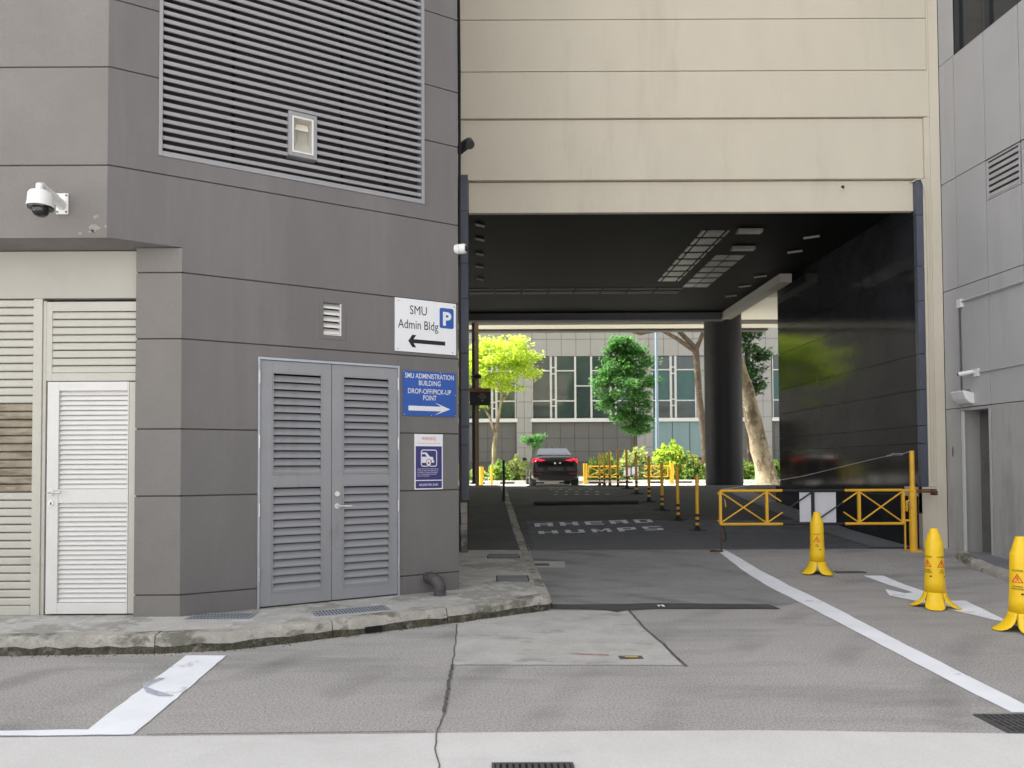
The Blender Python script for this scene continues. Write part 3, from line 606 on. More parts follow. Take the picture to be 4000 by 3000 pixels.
mb.fpoly(SW, [(pu(x), pzz(y)) for x, y in ((415, 912), (450, 912), (430, 892))], .0122, .0130); mb.fpoly(SW, [(pu(x), pzz(y)) for x, y in ((510, 912), (545, 912), (535, 892))], .0122, .0130); mb.build('clamp_picture', 'sign_red', s3)

# ---------------------------------------------------------------- fittings on the grey building
dc = root('dome_camera', (-3.88, 6.34, 3.74), 'white dome security camera on a bracket above the recessed door bay', 'security camera')
mb = MB(); mb.box(-3.935, -3.825, 6.325, 6.339, 3.82, 4.01); mb.build('bracket_plate', 'white_plastic', dc, bevel=.004)
mb = MB(); mb.tube([(-3.88, 6.33, 3.90), (-3.88, 6.24, 3.925), (-3.875, 6.12, 3.95), (-3.865, 6.02, 3.96), (-3.862, 5.985, 3.945), (-3.86, 5.98, 3.90)], [.045, .036, .029, .027, .029, .031], 12); mb.build('arm', 'white_plastic', dc, smooth=True)
mb = MB(); mb.lathe((-3.85, 5.98, 0), [(.001, 3.905), (.05, 3.90), (.084, 3.885), (.095, 3.865), (.100, 3.80), (.107, 3.765), (.107, 3.757), (.09, 3.756)][::-1], 28); mb.build('housing', 'white_plastic', dc, smooth=True)
mb = MB(); mb.lathe((-3.85, 5.98, 0), [(.001, 3.672), (.03, 3.677), (.052, 3.692), (.064, 3.715), (.068, 3.740), (.097, 3.742), (.101, 3.755), (.09, 3.7555)], 28); mb.build('dome', 'black_gloss', dc, smooth=True)
mb = MB()
for x in (-3.92, -3.84):
    for zz in (3.84, 3.99): mb.tube([(x, 6.326, zz), (x, 6.318, zz)], .008, 8)
mb.build('bolt', 'rust', dc)
cc = root('corner_camera', (-.40, 7.99, 4.0), 'small white round security camera at the corner of the grey wall', 'security camera')
mb = MB(); mb.tube([(-.43, 8.02, 4.0), (-.375, 8.0, 4.0)], .056, 18); mb.build('base', 'white_plastic', cc, smooth=True, bevel=.004)
mb = MB(); mb.tube([(-.372, 8.0, 4.0), (-.325, 7.985, 4.0), (-.31, 7.98, 4.0)], [.056, .056, .046], 18); mb.build('housing', 'white_plastic', cc, smooth=True)
mb = MB(); mb.tube([(-.309, 7.98, 4.0), (-.295, 7.976, 4.0), (-.285, 7.973, 4.0)], [.036, .03, .014], 14); mb.build('lens', 'black_gloss', cc, smooth=True)
tag(MB().tube([(-.52, 10.9, 6.44), (-.40, 10.7, 6.44), (-.36, 10.64, 6.43), (-.34, 10.60, 6.38)], [.075, .075, .078, .07], 14).build('pipe_stub', 'pipe_paint', None, smooth=True), 'short dark grey pipe stub poking out beside the cream facade', 'pipe')
mb = MB(); q = 0
for k in range(6):
    s_ = .35 + k * .42; P0 = BX.P(s_, .03, 4.3 + .1 * k); mb.tube([BX.P(s_, .02, 8.5 + .3 * k), BX.P(s_ + .02, .035, 6.2), BX.P(s_ - .05, .03, 5.0), BX.P(s_, .02, 3.9 + .2 * k)], .010, 6)
tag(mb.build('cable_bundle', 'black_rubber', None, smooth=True), 'thin dark cables hanging down the narrow side of the grey building', 'cables')
el = root('drain_elbow', SW.P(2.50, 0, .15), 'dark grey painted drain elbow pipe bending down beside the doors', 'pipe')
mb = MB(); c0 = [SW.P(2.50, -.02, .315), SW.P(2.50, .10, .315), SW.P(2.51, .16, .312), SW.P(2.525, .20, .295), SW.P(2.535, .222, .262), SW.P(2.54, .228, .225)]
mb.tube(c0, [.060, .060, .064, .066, .065, .062], 18); mb.build('elbow', 'pipe_paint', el, smooth=True)
mb = MB(); e = SW.P(2.54, .228, 0); mb.tube([(e.x, e.y, .235), (e.x, e.y, .215)], .074, 18); mb.tube([(e.x, e.y, .214), (e.x, e.y, .15)], .064, 18); mb.build('collar', 'pipe_paint', el, smooth=True)
mb = MB(); mb.tube([SW.P(2.497, .06, .315), SW.P(2.50, .085, .315)], .071, 18); mb.build('ring', 'pipe_paint', el, smooth=True)

# ---------------------------------------------------------------- cream building over the driveway
FY = 11.5
CB = root('cream_building', (3.4, 12, 0), 'cream plastered building spanning the covered driveway with black granite walls', 'building')
CF = Fr((0, FY), (1, 0))
def cbox(name, m, x0, x1, y0, y1, z0, z1, bev=.004): return MB().box(x0, x1, y0, y1, z0, z1).build(name, m, CB, bevel=bev)
XL, XR = -.60, 7.33
# stepped bands
cz = [6.22, 7.225, 8.005, 8.87, 9.75, 11.0, 14, 20, H]
for k, (a, b) in enumerate(zip(cz, cz[1:])):
    if k == 0: cbox('facade_band', 'cream_plaster', XL, 7.075, FY + .035, FY + .5, a, b - .012)
    else: cbox('facade_band', 'cream_plaster', XL, 7.135 if k > 1 else 7.165, FY, FY + .5, a + .006, b - .008)
cbox('facade_edge', 'cream_plaster', 7.078, 7.17, FY + .002, FY + .5, 6.2, 7.218); cbox('facade_edge', 'cream_plaster', 7.044, 7.17, FY + .002, FY + .5, 1.16, 6.198)
cbox('corner_filler', 'dark_void', 7.32, 8.2, FY + .02, 12.04, 0, 24, 0)
cbox('facade_pilaster', 'cream_plaster', 7.172, XR, FY - .002, FY + .5, .0, H)
cbox('facade_edge', 'cream_plaster', 7.142, 7.170, FY + .003, FY + .5, 7.22, H)
cbox('facade_plinth', 'cream_plaster', 6.93, 7.171, FY - .004, FY + .5, .0, 1.155)
cbox('joint_backing', 'cream_groove', XL, 7.3, FY + .05, FY + .52, 6.25, H - .1, 0)
cbox('lintel_beam', 'cream_plaster', -.40, 7.02, FY + .10, FY + .19, 5.70, 6.205)
mb = MB(); mb.tube([(5.74, FY + .05, 6.09), (5.74, FY + .01, 6.085), (5.74, FY + .005, 6.05)], .016, 8); mb.build('weep_pipe', 'black_rubber', CB, smooth=True)
# body above and behind
cbox('body', 'cream_plaster', -24, 12, 12.05, 20.2, 6.3, H - .2, 0)
cbox('roof', 'cream_plaster', -24, 12.2, 11.45, 20.3, H, H + .3, 0)
# ceiling with black panels
ceil = cbox('ceiling', 'ceiling_black', -5.2, 6.93, FY + .192, 20.1, 5.86, 6.0, 0)
cbox('ceiling', 'ceiling_black', -5.2, 6.45, 20.1, 20.2, 5.86, 6.0, 0)
cbox('end_beam', 'beam_grey', -5.2, 6.62, 20.13, 20.42, 5.66, 6.25)
cbox('side_beam', 'beam_light', 6.50, 6.78, 16.0, 20.125, 5.66, 5.855)
# added pale panels draw the reflections in the black ceiling
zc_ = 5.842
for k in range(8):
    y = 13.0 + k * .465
    for (x0, x1) in ((3.86, 3.93), (3.97, 4.28), (4.33, 4.37)): MB().box(x0, x1, y, y + .33, zc_, 5.86).build('ceiling_reflection_panel', 'ceiling_reflection', CB)
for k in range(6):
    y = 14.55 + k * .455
    for (x0, x1) in ((4.60, 4.86), (4.89, 5.2)): MB().box(x0, x1, y, y + .33, zc_, 5.86).build('ceiling_reflection_panel', 'ceiling_reflection', CB)
for k in range(8):  # dim cross strips, also reflections drawn as panels
    x = -.6 + k * .66; MB().box(x, x + .62, 17.25, 17.40, zc_, 5.86).build('ceiling_reflection_panel', 'beam_grey', CB); MB().box(x, x + .62, 17.55, 17.8, zc_, 5.86).build('ceiling_reflection_panel', 'beam_grey', CB)
for x, y, a in ((6.03, 13.33, -.5), (6.11, 14.26, -.5), (6.12, 16.15, -.5), (6.08, 17.04, -.5), (6.07, 18.02, -.5), (-.24, 12.6, .6), (-.26, 13.4, .6), (-.28, 14.34, .6), (-.3, 15.27, .6), (-.3, 16.3, .6)):  # slim pale bars just under the ceiling, set at an angle
    mb = MB(); c_, s_ = math.cos(a), math.sin(a); hl = .14 if a < 0 else .10
    mb.tube([(x - c_ * hl, y - s_ * hl, 5.83), (x + c_ * hl, y + s_ * hl, 5.83)], .022, 6); mb.build('pale_ceiling_bar', 'far_tile', CB)
for x, y in ((4.75, 12.95), (5.0, 14.0)):  # two more reflections drawn as pale panels
    MB().box(x - .25, x + .2, y - .05, y + .1, 5.80, 5.858).build('ceiling_reflection_panel', 'ceiling_reflection', CB)
# granite walls as slabs
GW = Fr((6.93, FY + .002), (0, 1), flip=True)   # faces -x
gzs = [.72, 1.86, 2.15, 2.735, 3.32, 4.19, 4.76, 5.60, 5.86]
gyc = [0.10, 1.25, 2.4, 3.55, 4.7, 5.72]
cbox('granite_core', 'groove_dark', 6.955, 7.035, FY + .03, 17.2, .0, 6.2, 0)
for a, b in zip(gzs, gzs[1:]):
    for c, d in zip(gyc, gyc[1:]):
        mb = MB(); off = random.uniform(-.0012, .0012)
        mb.box(6.932 + off, 6.954, FY + c + .0015, FY + d - .0015, a + .005, b - .005); mb.build('granite_slab', 'granite', CB)
for a, b in zip(gzs[:-1] , gzs[1:-1] + [6.19]):
    mb = MB(); mb.box(6.93, 7.040, FY + .004, FY + .098, a + .005, b - .005); mb.build('granite_slab', 'granite_edge', CB, bevel=.003)
    mb = MB(); mb.box(-.52, -.40, FY - .28, FY - .02, max(a, .98) + .005, b - .005)
    if b > 1: mb.build('granite_slab', 'granite_edge', CB, bevel=.003)
cbox('granite_core', 'groove_dark', -.56, -.415, FY - .26, FY - .0, .2, 6.15, 0)
# black plinth at foot of the right wall
cbox('plinth', 'granite', 6.82, 6.93, FY + .1, 17.2, .0, 1.0)
# rough stone blocks under the left granite strip
for k in range(5): cbox('stone_block', 'kerb_stone', -.535 + .006 * (k % 2), -.43, FY - .30, FY - .04, .10 + .172 * k, .10 + .172 * k + .166, .008)
# tunnel left side wall, set back
cbox('side_wall', 'granite', -3.4, -3.2, 12.0, 20.1, .0, 6.0, 0)
mb = MB(); mb.lathe((7.62, 23.5, 0), [(.60, .80), (.60, 6.6)], 40); mb.build('column', 'column_stone', CB, smooth=True)
# conduit down the right granite return
mb = MB(); mb.tube([(6.86, FY + .13, 6.17), (6.96, FY + .0, 6.19), (7.0, FY - .03, 6.18), (7.06, FY - .03, 6.0), (7.085, FY - .025, 5.7), (7.088, FY - .022, 3.4), (7.09, FY - .022, 1.35), (7.10, FY - .022, 1.26)], .013, 8)
tag(mb.build('conduit', 'cream_plaster', None, smooth=True), 'thin cream conduit running down the edge of the driveway opening', 'conduit')
# outer canopy beyond the tunnel
cn = root('street_canopy', (3, 24, 6.6), 'pale canopy soffit with dark grooves beyond the covered driveway', 'canopy')
MB().box(-14, 18, 20.5, 24.9, 6.62, 6.85).build('soffit', 'canopy_pale', cn)
MB().box(-14, 18, 24.92, 25.4, 6.60, 6.85).build('dark_channel', 'canopy_dark', cn)
MB().box(-14, 18, 25.42, 26.2, 6.57, 6.85).build('soffit', 'canopy_pale', cn)
MB().box(-14, 10.2, 26.22, 26.6, 6.5, 6.85).build('fascia', 'canopy_dark', cn)

# ---------------------------------------------------------------- ramp details
pv = struct(bpy.data.objects.new('paving', None)); col.objects.link(pv)
pm = MB().box(-.116, .116, -.056, .056, -.02, .010).build('paver', 'paver', pv, bevel=0); base = pm; me = pm.data
cnt = 0; stuff = MB(); y = 11.57; row = 0
while y < 14.6:
    x = .66 + (.12 if row % 2 else 0)
    while x < 6.12:
        if cnt < 296:
            if cnt == 0: base.location = (x, y, gz(y)); base.rotation_euler = (slope(y), 0, 0)
            else: place('paver', me, pv, (x, y, gz(y) + random.uniform(-.002, .003)), (slope(y), random.uniform(-.006, .006), random.uniform(-.01, .01)))
            cnt += 1
        else:
            zz = gz(y) + random.uniform(-.003, .003); z1_, z2_ = gz(y - .056) - gz(y), gz(y + .056) - gz(y)
            stuff.add([(x - .116, y - .056, zz + .010 + z1_), (x + .116, y - .056, zz + .010 + z1_), (x + .116, y + .056, zz + .010 + z2_), (x - .116, y + .056, zz + .010 + z2_), (x - .116, y - .056, zz - .01), (x + .116, y - .056, zz - .01), (x + .116, y + .056, zz - .01), (x - .116, y + .056, zz - .01)],
                      [(0, 1, 2, 3), (4, 5, 1, 0), (5, 6, 2, 1), (7, 4, 0, 3)])
        x += .24
    y += .12; row += 1
so_ = stuff.build('paver_field', 'paver', pv); so_['kind'] = 'stuff'
struct(sheet('drain_channel', 'drain_concrete', 6.16, 6.80, [11.55, 13.6, 14.65, 16, 17.3, 18.5, 19.4], dz=.016))
def ground_text(name, s, x0, x1, y0, y1, dz, m='road_white', shear=0.0):
    vs, fs = text2d(s, 1.0, 1.0, .012, 'LEFT', 1.25); xa = min(v[0] for v in vs); xb = max(v[0] for v in vs); ya = min(v[1] for v in vs); yb = max(v[1] for v in vs)
    mb = MB(); P = []
    for x, y in vs:
        X = x0 + (x - xa) / (xb - xa) * (x1 - x0); Y = y0 + (y - ya) / (yb - ya) * (y1 - y0) + shear * (X - x0); P.append((X, Y, gz(Y) + dz))
    mb.add(P, fs); return struct(mb.build(name, m))
GL = {'A': [(0, 0, .3, 1), (.7, 0, 1, 1), (.3, .8, .7, 1), (.3, .36, .7, .54)], 'H': [(0, 0, .3, 1), (.7, 0, 1, 1), (.3, .41, .7, .60)], 'E': [(0, 0, .3, 1), (.3, .82, 1, 1), (.3, .42, .92, .58), (.3, 0, 1, .18)],
      'D': [(0, 0, .3, 1), (.3, .82, .72, 1), (.3, 0, .72, .18), (.72, .08, 1, .92)], 'U': [(0, 0, .3, 1), (.7, 0, 1, 1), (.3, 0, .7, .2)], 'P': [(0, 0, .3, 1), (.3, .82, .75, 1), (.3, .40, .75, .56), (.75, .42, 1, .96)],
      'S': [(0, .82, 1, 1), (0, .5, .3, .82), (.0, .42, 1, .5), (.7, .18, 1, .42), (0, 0, 1, .18)], 'M': [(0, 0, .24, 1), (.76, 0, 1, 1)]}
def road_word(word, x0, x1, yl, yr, h, lab):
    r = bpy.data.objects.new('road_lettering', None); col.objects.link(r); r['kind'] = 'structure'
    n = len(word); adv = (x1 - x0) / (n - .28); lw = adv * .72
    for k, ch in enumerate(word):
        xa = x0 + k * adv; mb = MB()
        def V(u, v):
            X = xa + u * lw; Y = yl + (yr - yl) * (X - x0) / (x1 - x0) + v * h + .012 * math.sin(k * 2.1 + u); return (X, Y, gz(Y) + .0155)
        for (a, b, c, d) in GL[ch]: mb.add([V(a, b), V(c, b), V(c, d), V(a, d)], [(0, 1, 2, 3)])
        if ch == 'M': mb.add([V(.24, 1), V(.5, .55), V(.76, 1), V(.76, .68), V(.5, .22), V(.24, .68)], [(0, 5, 4, 1), (1, 4, 3, 2)])
        mb.build('letter', 'road_worn', r)
road_word('HUMPS', .83, 3.26, 13.22, 13.66, .36, '')
road_word('AHEAD', .80, 3.23, 14.0, 14.40, .34, '')
# faint raised studs further up the ramp
mb = MB()
for r_, (yy, n, xs) in enumerate(((18.4, 6, 1.55), (18.9, 5, 1.62), (19.35, 5, 1.5))):
    for k in range(n): 
        x = xs + k * .27; mb.box(x, x + .09, yy, yy + .12, gz(yy) + .003, gz(yy) + .012)
struct(mb.build('worn_road_marks', 'board_white'))
hr = root('speed_hump', (2.2, 17.0, gz(17)), 'low black rubber speed hump lying across the ramp', 'speed hump')
for k in range(5):
    x0 = .95 + k * .5; mb = MB(); y = 17.0
    prof = [(-.2, 0), (-.1, .055), (.1, .055), (.2, .0)]
    mb.fprof(Fr((0, 17.0 + .03 * k), (1, 0)), [(d_, gz(17) + .02 * (0) + z_ + .01) for d_, z_ in prof], x0, x0 + .495); mb.build('hump_section', 'black_rubber', hr)
hr = root('speed_hump', (2.4, 21.6, .87), 'flat dark speed hump behind the car at the top of the ramp', 'speed hump')
MB().fprof(Fr((0, 21.6), (1, 0)), [(-.2, .87), (-.1, .91), (.1, .91), (.2, .87)], 1.0, 4.0).build('hump_section', 'black_rubber', hr)

# ---------------------------------------------------------------- grates and covers
def grate(name, x0, x1, y0, y1, z, label, cat='drain grate', n=12, m='iron', along='y', ang=0):
    r = root(name, ((x0 + x1) / 2, (y0 + y1) / 2, z), label, cat)
    cx_, cy_ = (x0 + x1) / 2, (y0 + y1) / 2
    mb = MB(); t = .015; mb.box(x0, x0 + t, y0, y1, z - .02, z + .005); mb.box(x1 - t, x1, y0, y1, z - .02, z + .005); mb.box(x0 + t, x1 - t, y0, y0 + t, z - .02, z + .005); mb.box(x0 + t, x1 - t, y1 - t, y1, z - .02, z + .005); mb.build('rim', m, r)
    MB().box(x0 + t, x1 - t, y0 + t, y1 - t, z - .018, z + .0008).build('pit', 'dark_void', r)
    mb = MB()
    for k in range(n):
        if along == 'y': x = x0 + t + (x1 - x0 - 2 * t) * (k + .5) / n; w_ = (x1 - x0) / n * .27; mb.box(x - w_, x + w_, y0 + t, y1 - t, z - .017, z + .004)
        else: y = y0 + t + (y1 - y0 - 2 * t) * (k + .5) / n; w_ = (y1 - y0) / n * .27; mb.box(x0 + t, x1 - t, y - w_, y + w_, z - .017, z + .004)
    for k in (1, 2): 
        if along == 'y': y = y0 + (y1 - y0) * k / 3; mb.box(x0 + t, x1 - t, y - .006, y + .006, z - .016, z + .003)
        else: x = x0 + (x1 - x0) * k / 3; mb.box(x - .006, x + .006, y0 + t, y1 - t, z - .016, z + .003)
    mb.build('grating_bars', m, r)
    if ang: r.rotation_euler = (0, 0, ang)
    return r
grate('drain_grate', 2.93, 3.55, 4.085, 4.39, .004, 'dark iron drain grate at the right end of the pale apron edge', n=16)
grate('drain_grate', -.02, .40, 3.35, 3.70, .009, 'iron drain grate set in the pale concrete apron in the foreground', n=12)
grate('drain_grate', .575, .80, 10.37, 10.58, gz(10.45) + .008, 'small iron drain grate against the kerb near the driveway ramp', n=5, along='x')
struct(decal('grate_surround', 'patch_concrete', [(.57, 10.68), (1.05, 10.65), (1.02, 10.25), (.58, 10.25)], .005))
grate('path_grate', -2.83, -2.25, 6.49, 6.76, .151, 'galvanised grating in the footpath below the corner of the angled wall', n=18, m='galv', ang=.02)
grate('path_grate', -1.74, -1.02, 6.72, 6.98, .151, 'galvanised grating in the footpath in front of the grey double doors', n=22, m='galv', ang=.42)
def cover(x0, x1, y0, y1, z, label):
    r = root('inspection_cover', ((x0 + x1) / 2, (y0 + y1) / 2, z), label, 'cover')
    MB().box(x0, x1, y0, y1, z - .01, z + .0015).build('joint', 'dark_void', r); MB().box(x0 + .014, x1 - .014, y0 + .010, y1 - .010, z - .01, z + .004).build('lid', 'drain_concrete', r)
cover(.02, .42, 8.53, 8.98, .151, 'square concrete inspection cover in the footpath near the kerb corner')
cover(-.11, .38, 10.57, 11.40, .160, 'long concrete inspection cover in the footpath by the granite post')
bx_ = root('valve_box', (1.085, 5.70, .004), 'small rectangular iron valve box lid in the worn concrete patch', 'cover')
MB().box(.99, 1.18, 5.66, 5.75, -.01, .0075).build('rim', 'iron', bx_); MB().box(1.0, 1.17, 5.672, 5.738, -.01, .0095).build('lid', 'crack_dark', bx_); MB().box(1.04, 1.14, 5.70, 5.715, .009, .012).build('bar', 'leaf_litter', bx_)
r = root('road_cover', (4.95, 9.88, .04), 'thin dark cover strip in the road beside the painted arrow', 'cover'); MB().box(4.72, 5.12, 9.80, 9.92, .02, gz(9.9) + .008).build('lid', 'iron', r)
def litter(name, m, x, y, z, s, label, cat='litter', n=5):
    mb = MB()
    for k in range(n):
        a = random.uniform(0, 6.28); c0 = Vector((x + random.uniform(-s, s), y + random.uniform(-s, s) * .5, z + .006)); w_ = s * random.uniform(.35, .7); d_ = Vector((math.cos(a), math.sin(a), 0)); e_ = Vector((-d_.y, d_.x, 0))
        mb.add([c0 - d_ * w_, c0 - e_ * w_ * .45 + Vector((0, 0, s * .2)), c0 + d_ * w_ + Vector((0, 0, s * .35)), c0 + e_ * w_ * .45 + Vector((0, 0, s * .08))], [(0, 1, 2, 3)])
    return tag(mb.build(name, m), label, cat)
litter('fallen_leaf', 'leaf_litter', -.68, 6.86, .004, .035, 'yellow fallen leaf lying at the foot of the kerb', 'leaf', 4)
litter('paper_scrap', 'litter_white', 1.774, 7.70, .008, .05, 'crumpled white paper scrap on the dark tar strip', n=7)
litter('fallen_leaf', 'leaf_brown', -1.32, 6.40, .004, .03, 'brown dead leaf by the kerb left of the drain slot', 'leaf', 4)
litter('fallen_leaf', 'leaf_brown', -3.25, 5.80, .002, .03, 'brown dead leaf in the gutter at far left', 'leaf', 4)
litter('fallen_leaf', 'leaf_brown', .95, 5.0, .002, .012, 'tiny orange leaf on the asphalt in front of the patch', 'leaf', 2)
gr = MB()
for k in range(420):
    s_ = random.uniform(19, L[10]); p = at(s_); i_ = inner(s_); nrm = (i_ - p).normalized(); q = p - nrm * abs(random.gauss(.03, .035)); r_ = random.uniform(.003, .009)
    gr.add([(q.x - r_, q.y - r_, .002), (q.x + r_, q.y - r_ * .6, .002), (q.x, q.y + r_, .002), (q.x, q.y, .002 + r_ * 1.1)], [(0, 1, 3), (1, 2, 3), (2, 0, 3)])
o = gr.build('gutter_grit', 'kerb_moss'); o['kind'] = 'stuff'; tag(o, 'dark grit and crumbs gathered along the foot of the kerb', 'grit')

# ---------------------------------------------------------------- swing gate
def gate(ox, y, z0, x, zt, zb, name, label, front=True):
    g = root(name, (ox, y, z0), label, 'gate'); xl, x1, xd0, xc, xd1, x2, xr, xp = x
    Rr = .022
    def rod(nm, a, b, m, r=.012, par=g): return MB().tube([(a[0], y, a[1]), (b[0], y, b[1])], r, 10).build(nm, m, par, smooth=True)
    for zz, nm in ((zt, 'top_rail'), (zb, 'bottom_rail')):
        rod(nm, (xl, zz), (xd0, zz), 'yellow_paint', Rr); rod(nm, (xd0, zz), (xd1, zz), 'black_paint', Rr * .95); rod(nm, (xd1, zz), (xr, zz), 'yellow_paint', Rr)
    for xx in (xl, x1, x2, xr): MB().box(xx - .021, xx + .021, y - .021, y + .021, zb, zt).build('stile', 'yellow_paint', g, bevel=.003)
    MB().box(xc - .017, xc + .017, y - .017, y + .017, zb, zt).build('stile', 'black_paint', g)
    a, b = zt - .03, zb + .03
    def diag(p, q, segs):
        for t0, t1, m in segs: rod('brace', (p[0] + (q[0] - p[0]) * t0, p[1] + (q[1] - p[1]) * t0), (p[0] + (q[0] - p[0]) * t1, p[1] + (q[1] - p[1]) * t1), m)
    diag((xl + .02, a), (x1 - .02, b), [(0, 1, 'yellow_paint')]); diag((xl + .02, b), (x1 - .02, a), [(0, 1, 'yellow_paint')])
    diag((x2 + .02, a), (xr - .02, b), [(0, 1, 'yellow_paint')]); diag((x2 + .02, b), (xr - .02, a), [(0, 1, 'yellow_paint')])
    diag((x1 + .02, b), (xc - .02, a), [(0, .33, 'yellow_paint'), (.33, 1, 'black_paint')]); diag((x1 + .02, a), (xc - .02, b), [(0, .30, 'yellow_paint')])
    diag((xc + .02, b), (x2 - .02, a), [(0, .66, 'black_paint'), (.66, 1, 'yellow_paint')]); diag((x2 - .02, b), (xc + .02, a), [(0, .33, 'yellow_paint')])
    return g
gx = (3.594, 4.332, 4.58, 5.07, 5.57, 5.80, 6.50, 6.66)
g = gate(5, 11.3, .15, gx, 1.115, .585, 'swing_gate', 'yellow and black steel swing gate with two white boards across the driveway')
MB().box(4.862, 5.045, 11.315, 11.32, .615, 1.085).build('white_board', 'board_white', g)
MB().box(5.095, 5.441, 11.315, 11.32, .60, 1.085).build('white_board', 'board_white', g)
mb = MB(); mb.tube([(6.655, 11.3, .14), (6.655, 11.3, 1.17)], .056, 18); mb.build('post_sleeve', 'yellow_paint', g, smooth=True)
mb = MB(); mb.tube([(6.655, 11.3, 1.16), (6.655, 11.3, 1.73), (6.655, 11.3, 1.74)], [.036, .036, .034], 16); mb.build('post', 'yellow_paint', g, smooth=True)
mb = MB(); mb.box(6.57, 6.74, 11.22, 11.38, .12, .165); mb.build('base_plate', 'yellow_paint', g, bevel=.004)
mb = MB(); mb.box(6.50, 6.62, 11.285, 11.315, 1.10, 1.13); mb.box(6.50, 6.62, 11.285, 11.315, .62, .65); mb.box(6.535, 6.56, 11.27, 11.33, .78, .95); mb.build('hinge', 'yellow_paint', g)
mb = MB(); mb.tube([(6.55, 11.26, .82), (6.57, 11.24, .88), (6.54, 11.25, .92), (6.56, 11.25, .96)], .008, 8); mb.build('padlock_chain', 'steel', g)
mb = MB(); mb.box(6.515, 6.535, 11.29, 11.31, .16, .62); mb.build('stay', 'yellow_paint', g)
mb = MB(); mb.box(6.70, 7.03, 11.28, 11.31, 1.105, 1.13); mb.box(6.70, 7.0, 11.28, 11.31, 1.07, 1.10); mb.box(7.0, 7.04, 11.27, 11.4, 1.03, 1.10); mb.build('wall_bracket', 'rust', g)
mb = MB(); mb.tube([(3.60, 11.3, 1.13), (4.9, 11.3, 1.37 - .03), (6.0, 11.3, 1.60), (6.25, 11.3, 1.655)], .0035, 6); mb.build('stay_cable', 'steel', g)
mb = MB(); mb.tube([(6.25, 11.3, 1.655), (6.33, 11.3, 1.672)], .010, 6); mb.box(6.34, 6.50, 11.295, 11.305, 1.672, 1.68); mb.box(6.34, 6.50, 11.295, 11.305, 1.694, 1.702); mb.box(6.335, 6.342, 11.295, 11.305, 1.67, 1.70); mb.box(6.498, 6.505, 11.295, 11.305, 1.672, 1.702); mb.tube([(6.505, 11.3, 1.69), (6.58, 11.3, 1.715), (6.655, 11.3, 1.73)], .005, 6); mb.build('turnbuckle', 'steel', g)
mb = MB(); mb.box(3.60, 3.612, 11.29, 11.31, .16, .58); mb.box(3.43, 3.62, 11.27, 11.33, .15, .175); mb.build('drop_leg', 'rust', g)
mb = MB(); mb.tube([(3.63, 11.28, .56), (3.66, 11.27, .45), (3.67, 11.27, .34), (3.64, 11.27, .31), (3.62, 11.27, .36)], .012, 8); mb.build('hook', 'black_paint', g, smooth=True)
mb = MB(); mb.tube([(3.66, 11.28, .98), (3.675, 11.28, .86)], .006, 6); mb.tube([(3.57, 11.3, 1.07), (3.55, 11.3, 1.08)], .015, 8); mb.tube([(3.57, 11.3, .64), (3.55, 11.3, .64)], .015, 8); mb.build('latch', 'yellow_paint', g)

# ---------------------------------------------------------------- bollards
bp = [(3.88, 13.6), (3.79, 14.65), (3.78, 16.0), (3.77, 17.3), (3.71, 18.5), (3.65, 19.5), (3.66, 21.0), (3.62, 22.2), (3.63, 23.4), (3.62, 24.4)]
lab = ['nearest slim yellow bollard in the driveway row, left of the gate', 'second nearest slim yellow bollard with striped foot on the ramp', 'third nearest slim yellow bollard on the ramp', 'fourth slim yellow bollard from the gate in the driveway row',
       'fifth slim yellow bollard from the gate in the driveway row', 'sixth slim yellow bollard from the gate near the top of the ramp', 'seventh slim bollard from the gate, in shade at the crest', 'eighth slim bollard from the gate, near the car',
       'second farthest slim bollard of the row, by the street', 'farthest slim bollard of the row, nearest the car']
b0 = root('slim_bollard', (0, 0, 0), lab[0], 'bollard', 'slim yellow bollards up the driveway')
mb = MB(); mb.lathe((0, 0, 0), [(.036, .30), (.036, 1.07), (.030, 1.10)], 14); mb.build('pole', 'yellow_paint', b0, smooth=True)
for k in range(5): mb = MB(); mb.lathe((0, 0, 0), [(.0375, .06 + .055 * k), (.0375, .06 + .055 * (k + 1))], 14); mb.build('stripe', 'black_paint' if k % 2 == 0 else 'yellow_paint', b0, smooth=True)
mb = MB(); mb.lathe((0, 0, 0), [(.10, .0), (.10, .015), (.06, .03), (.055, .06)], 16); mb.build('base', 'black_rubber', b0, smooth=True)
mb = MB(); mb.box(-.17, .17, -.03, .03, 0, .018); mb.build('foot', 'black_rubber', b0)
for k, (x, y) in enumerate(bp):
    o = b0 if k == 0 else copy_tree(b0); o.location = (x, y, gz(y) - (.0)); o['label'] = lab[k]; o.rotation_euler = (R(random.uniform(-1.2, 1.2)), R(random.uniform(-1.2, 1.2)), 0); o.scale = (1, 1, random.uniform(.98, 1.03))

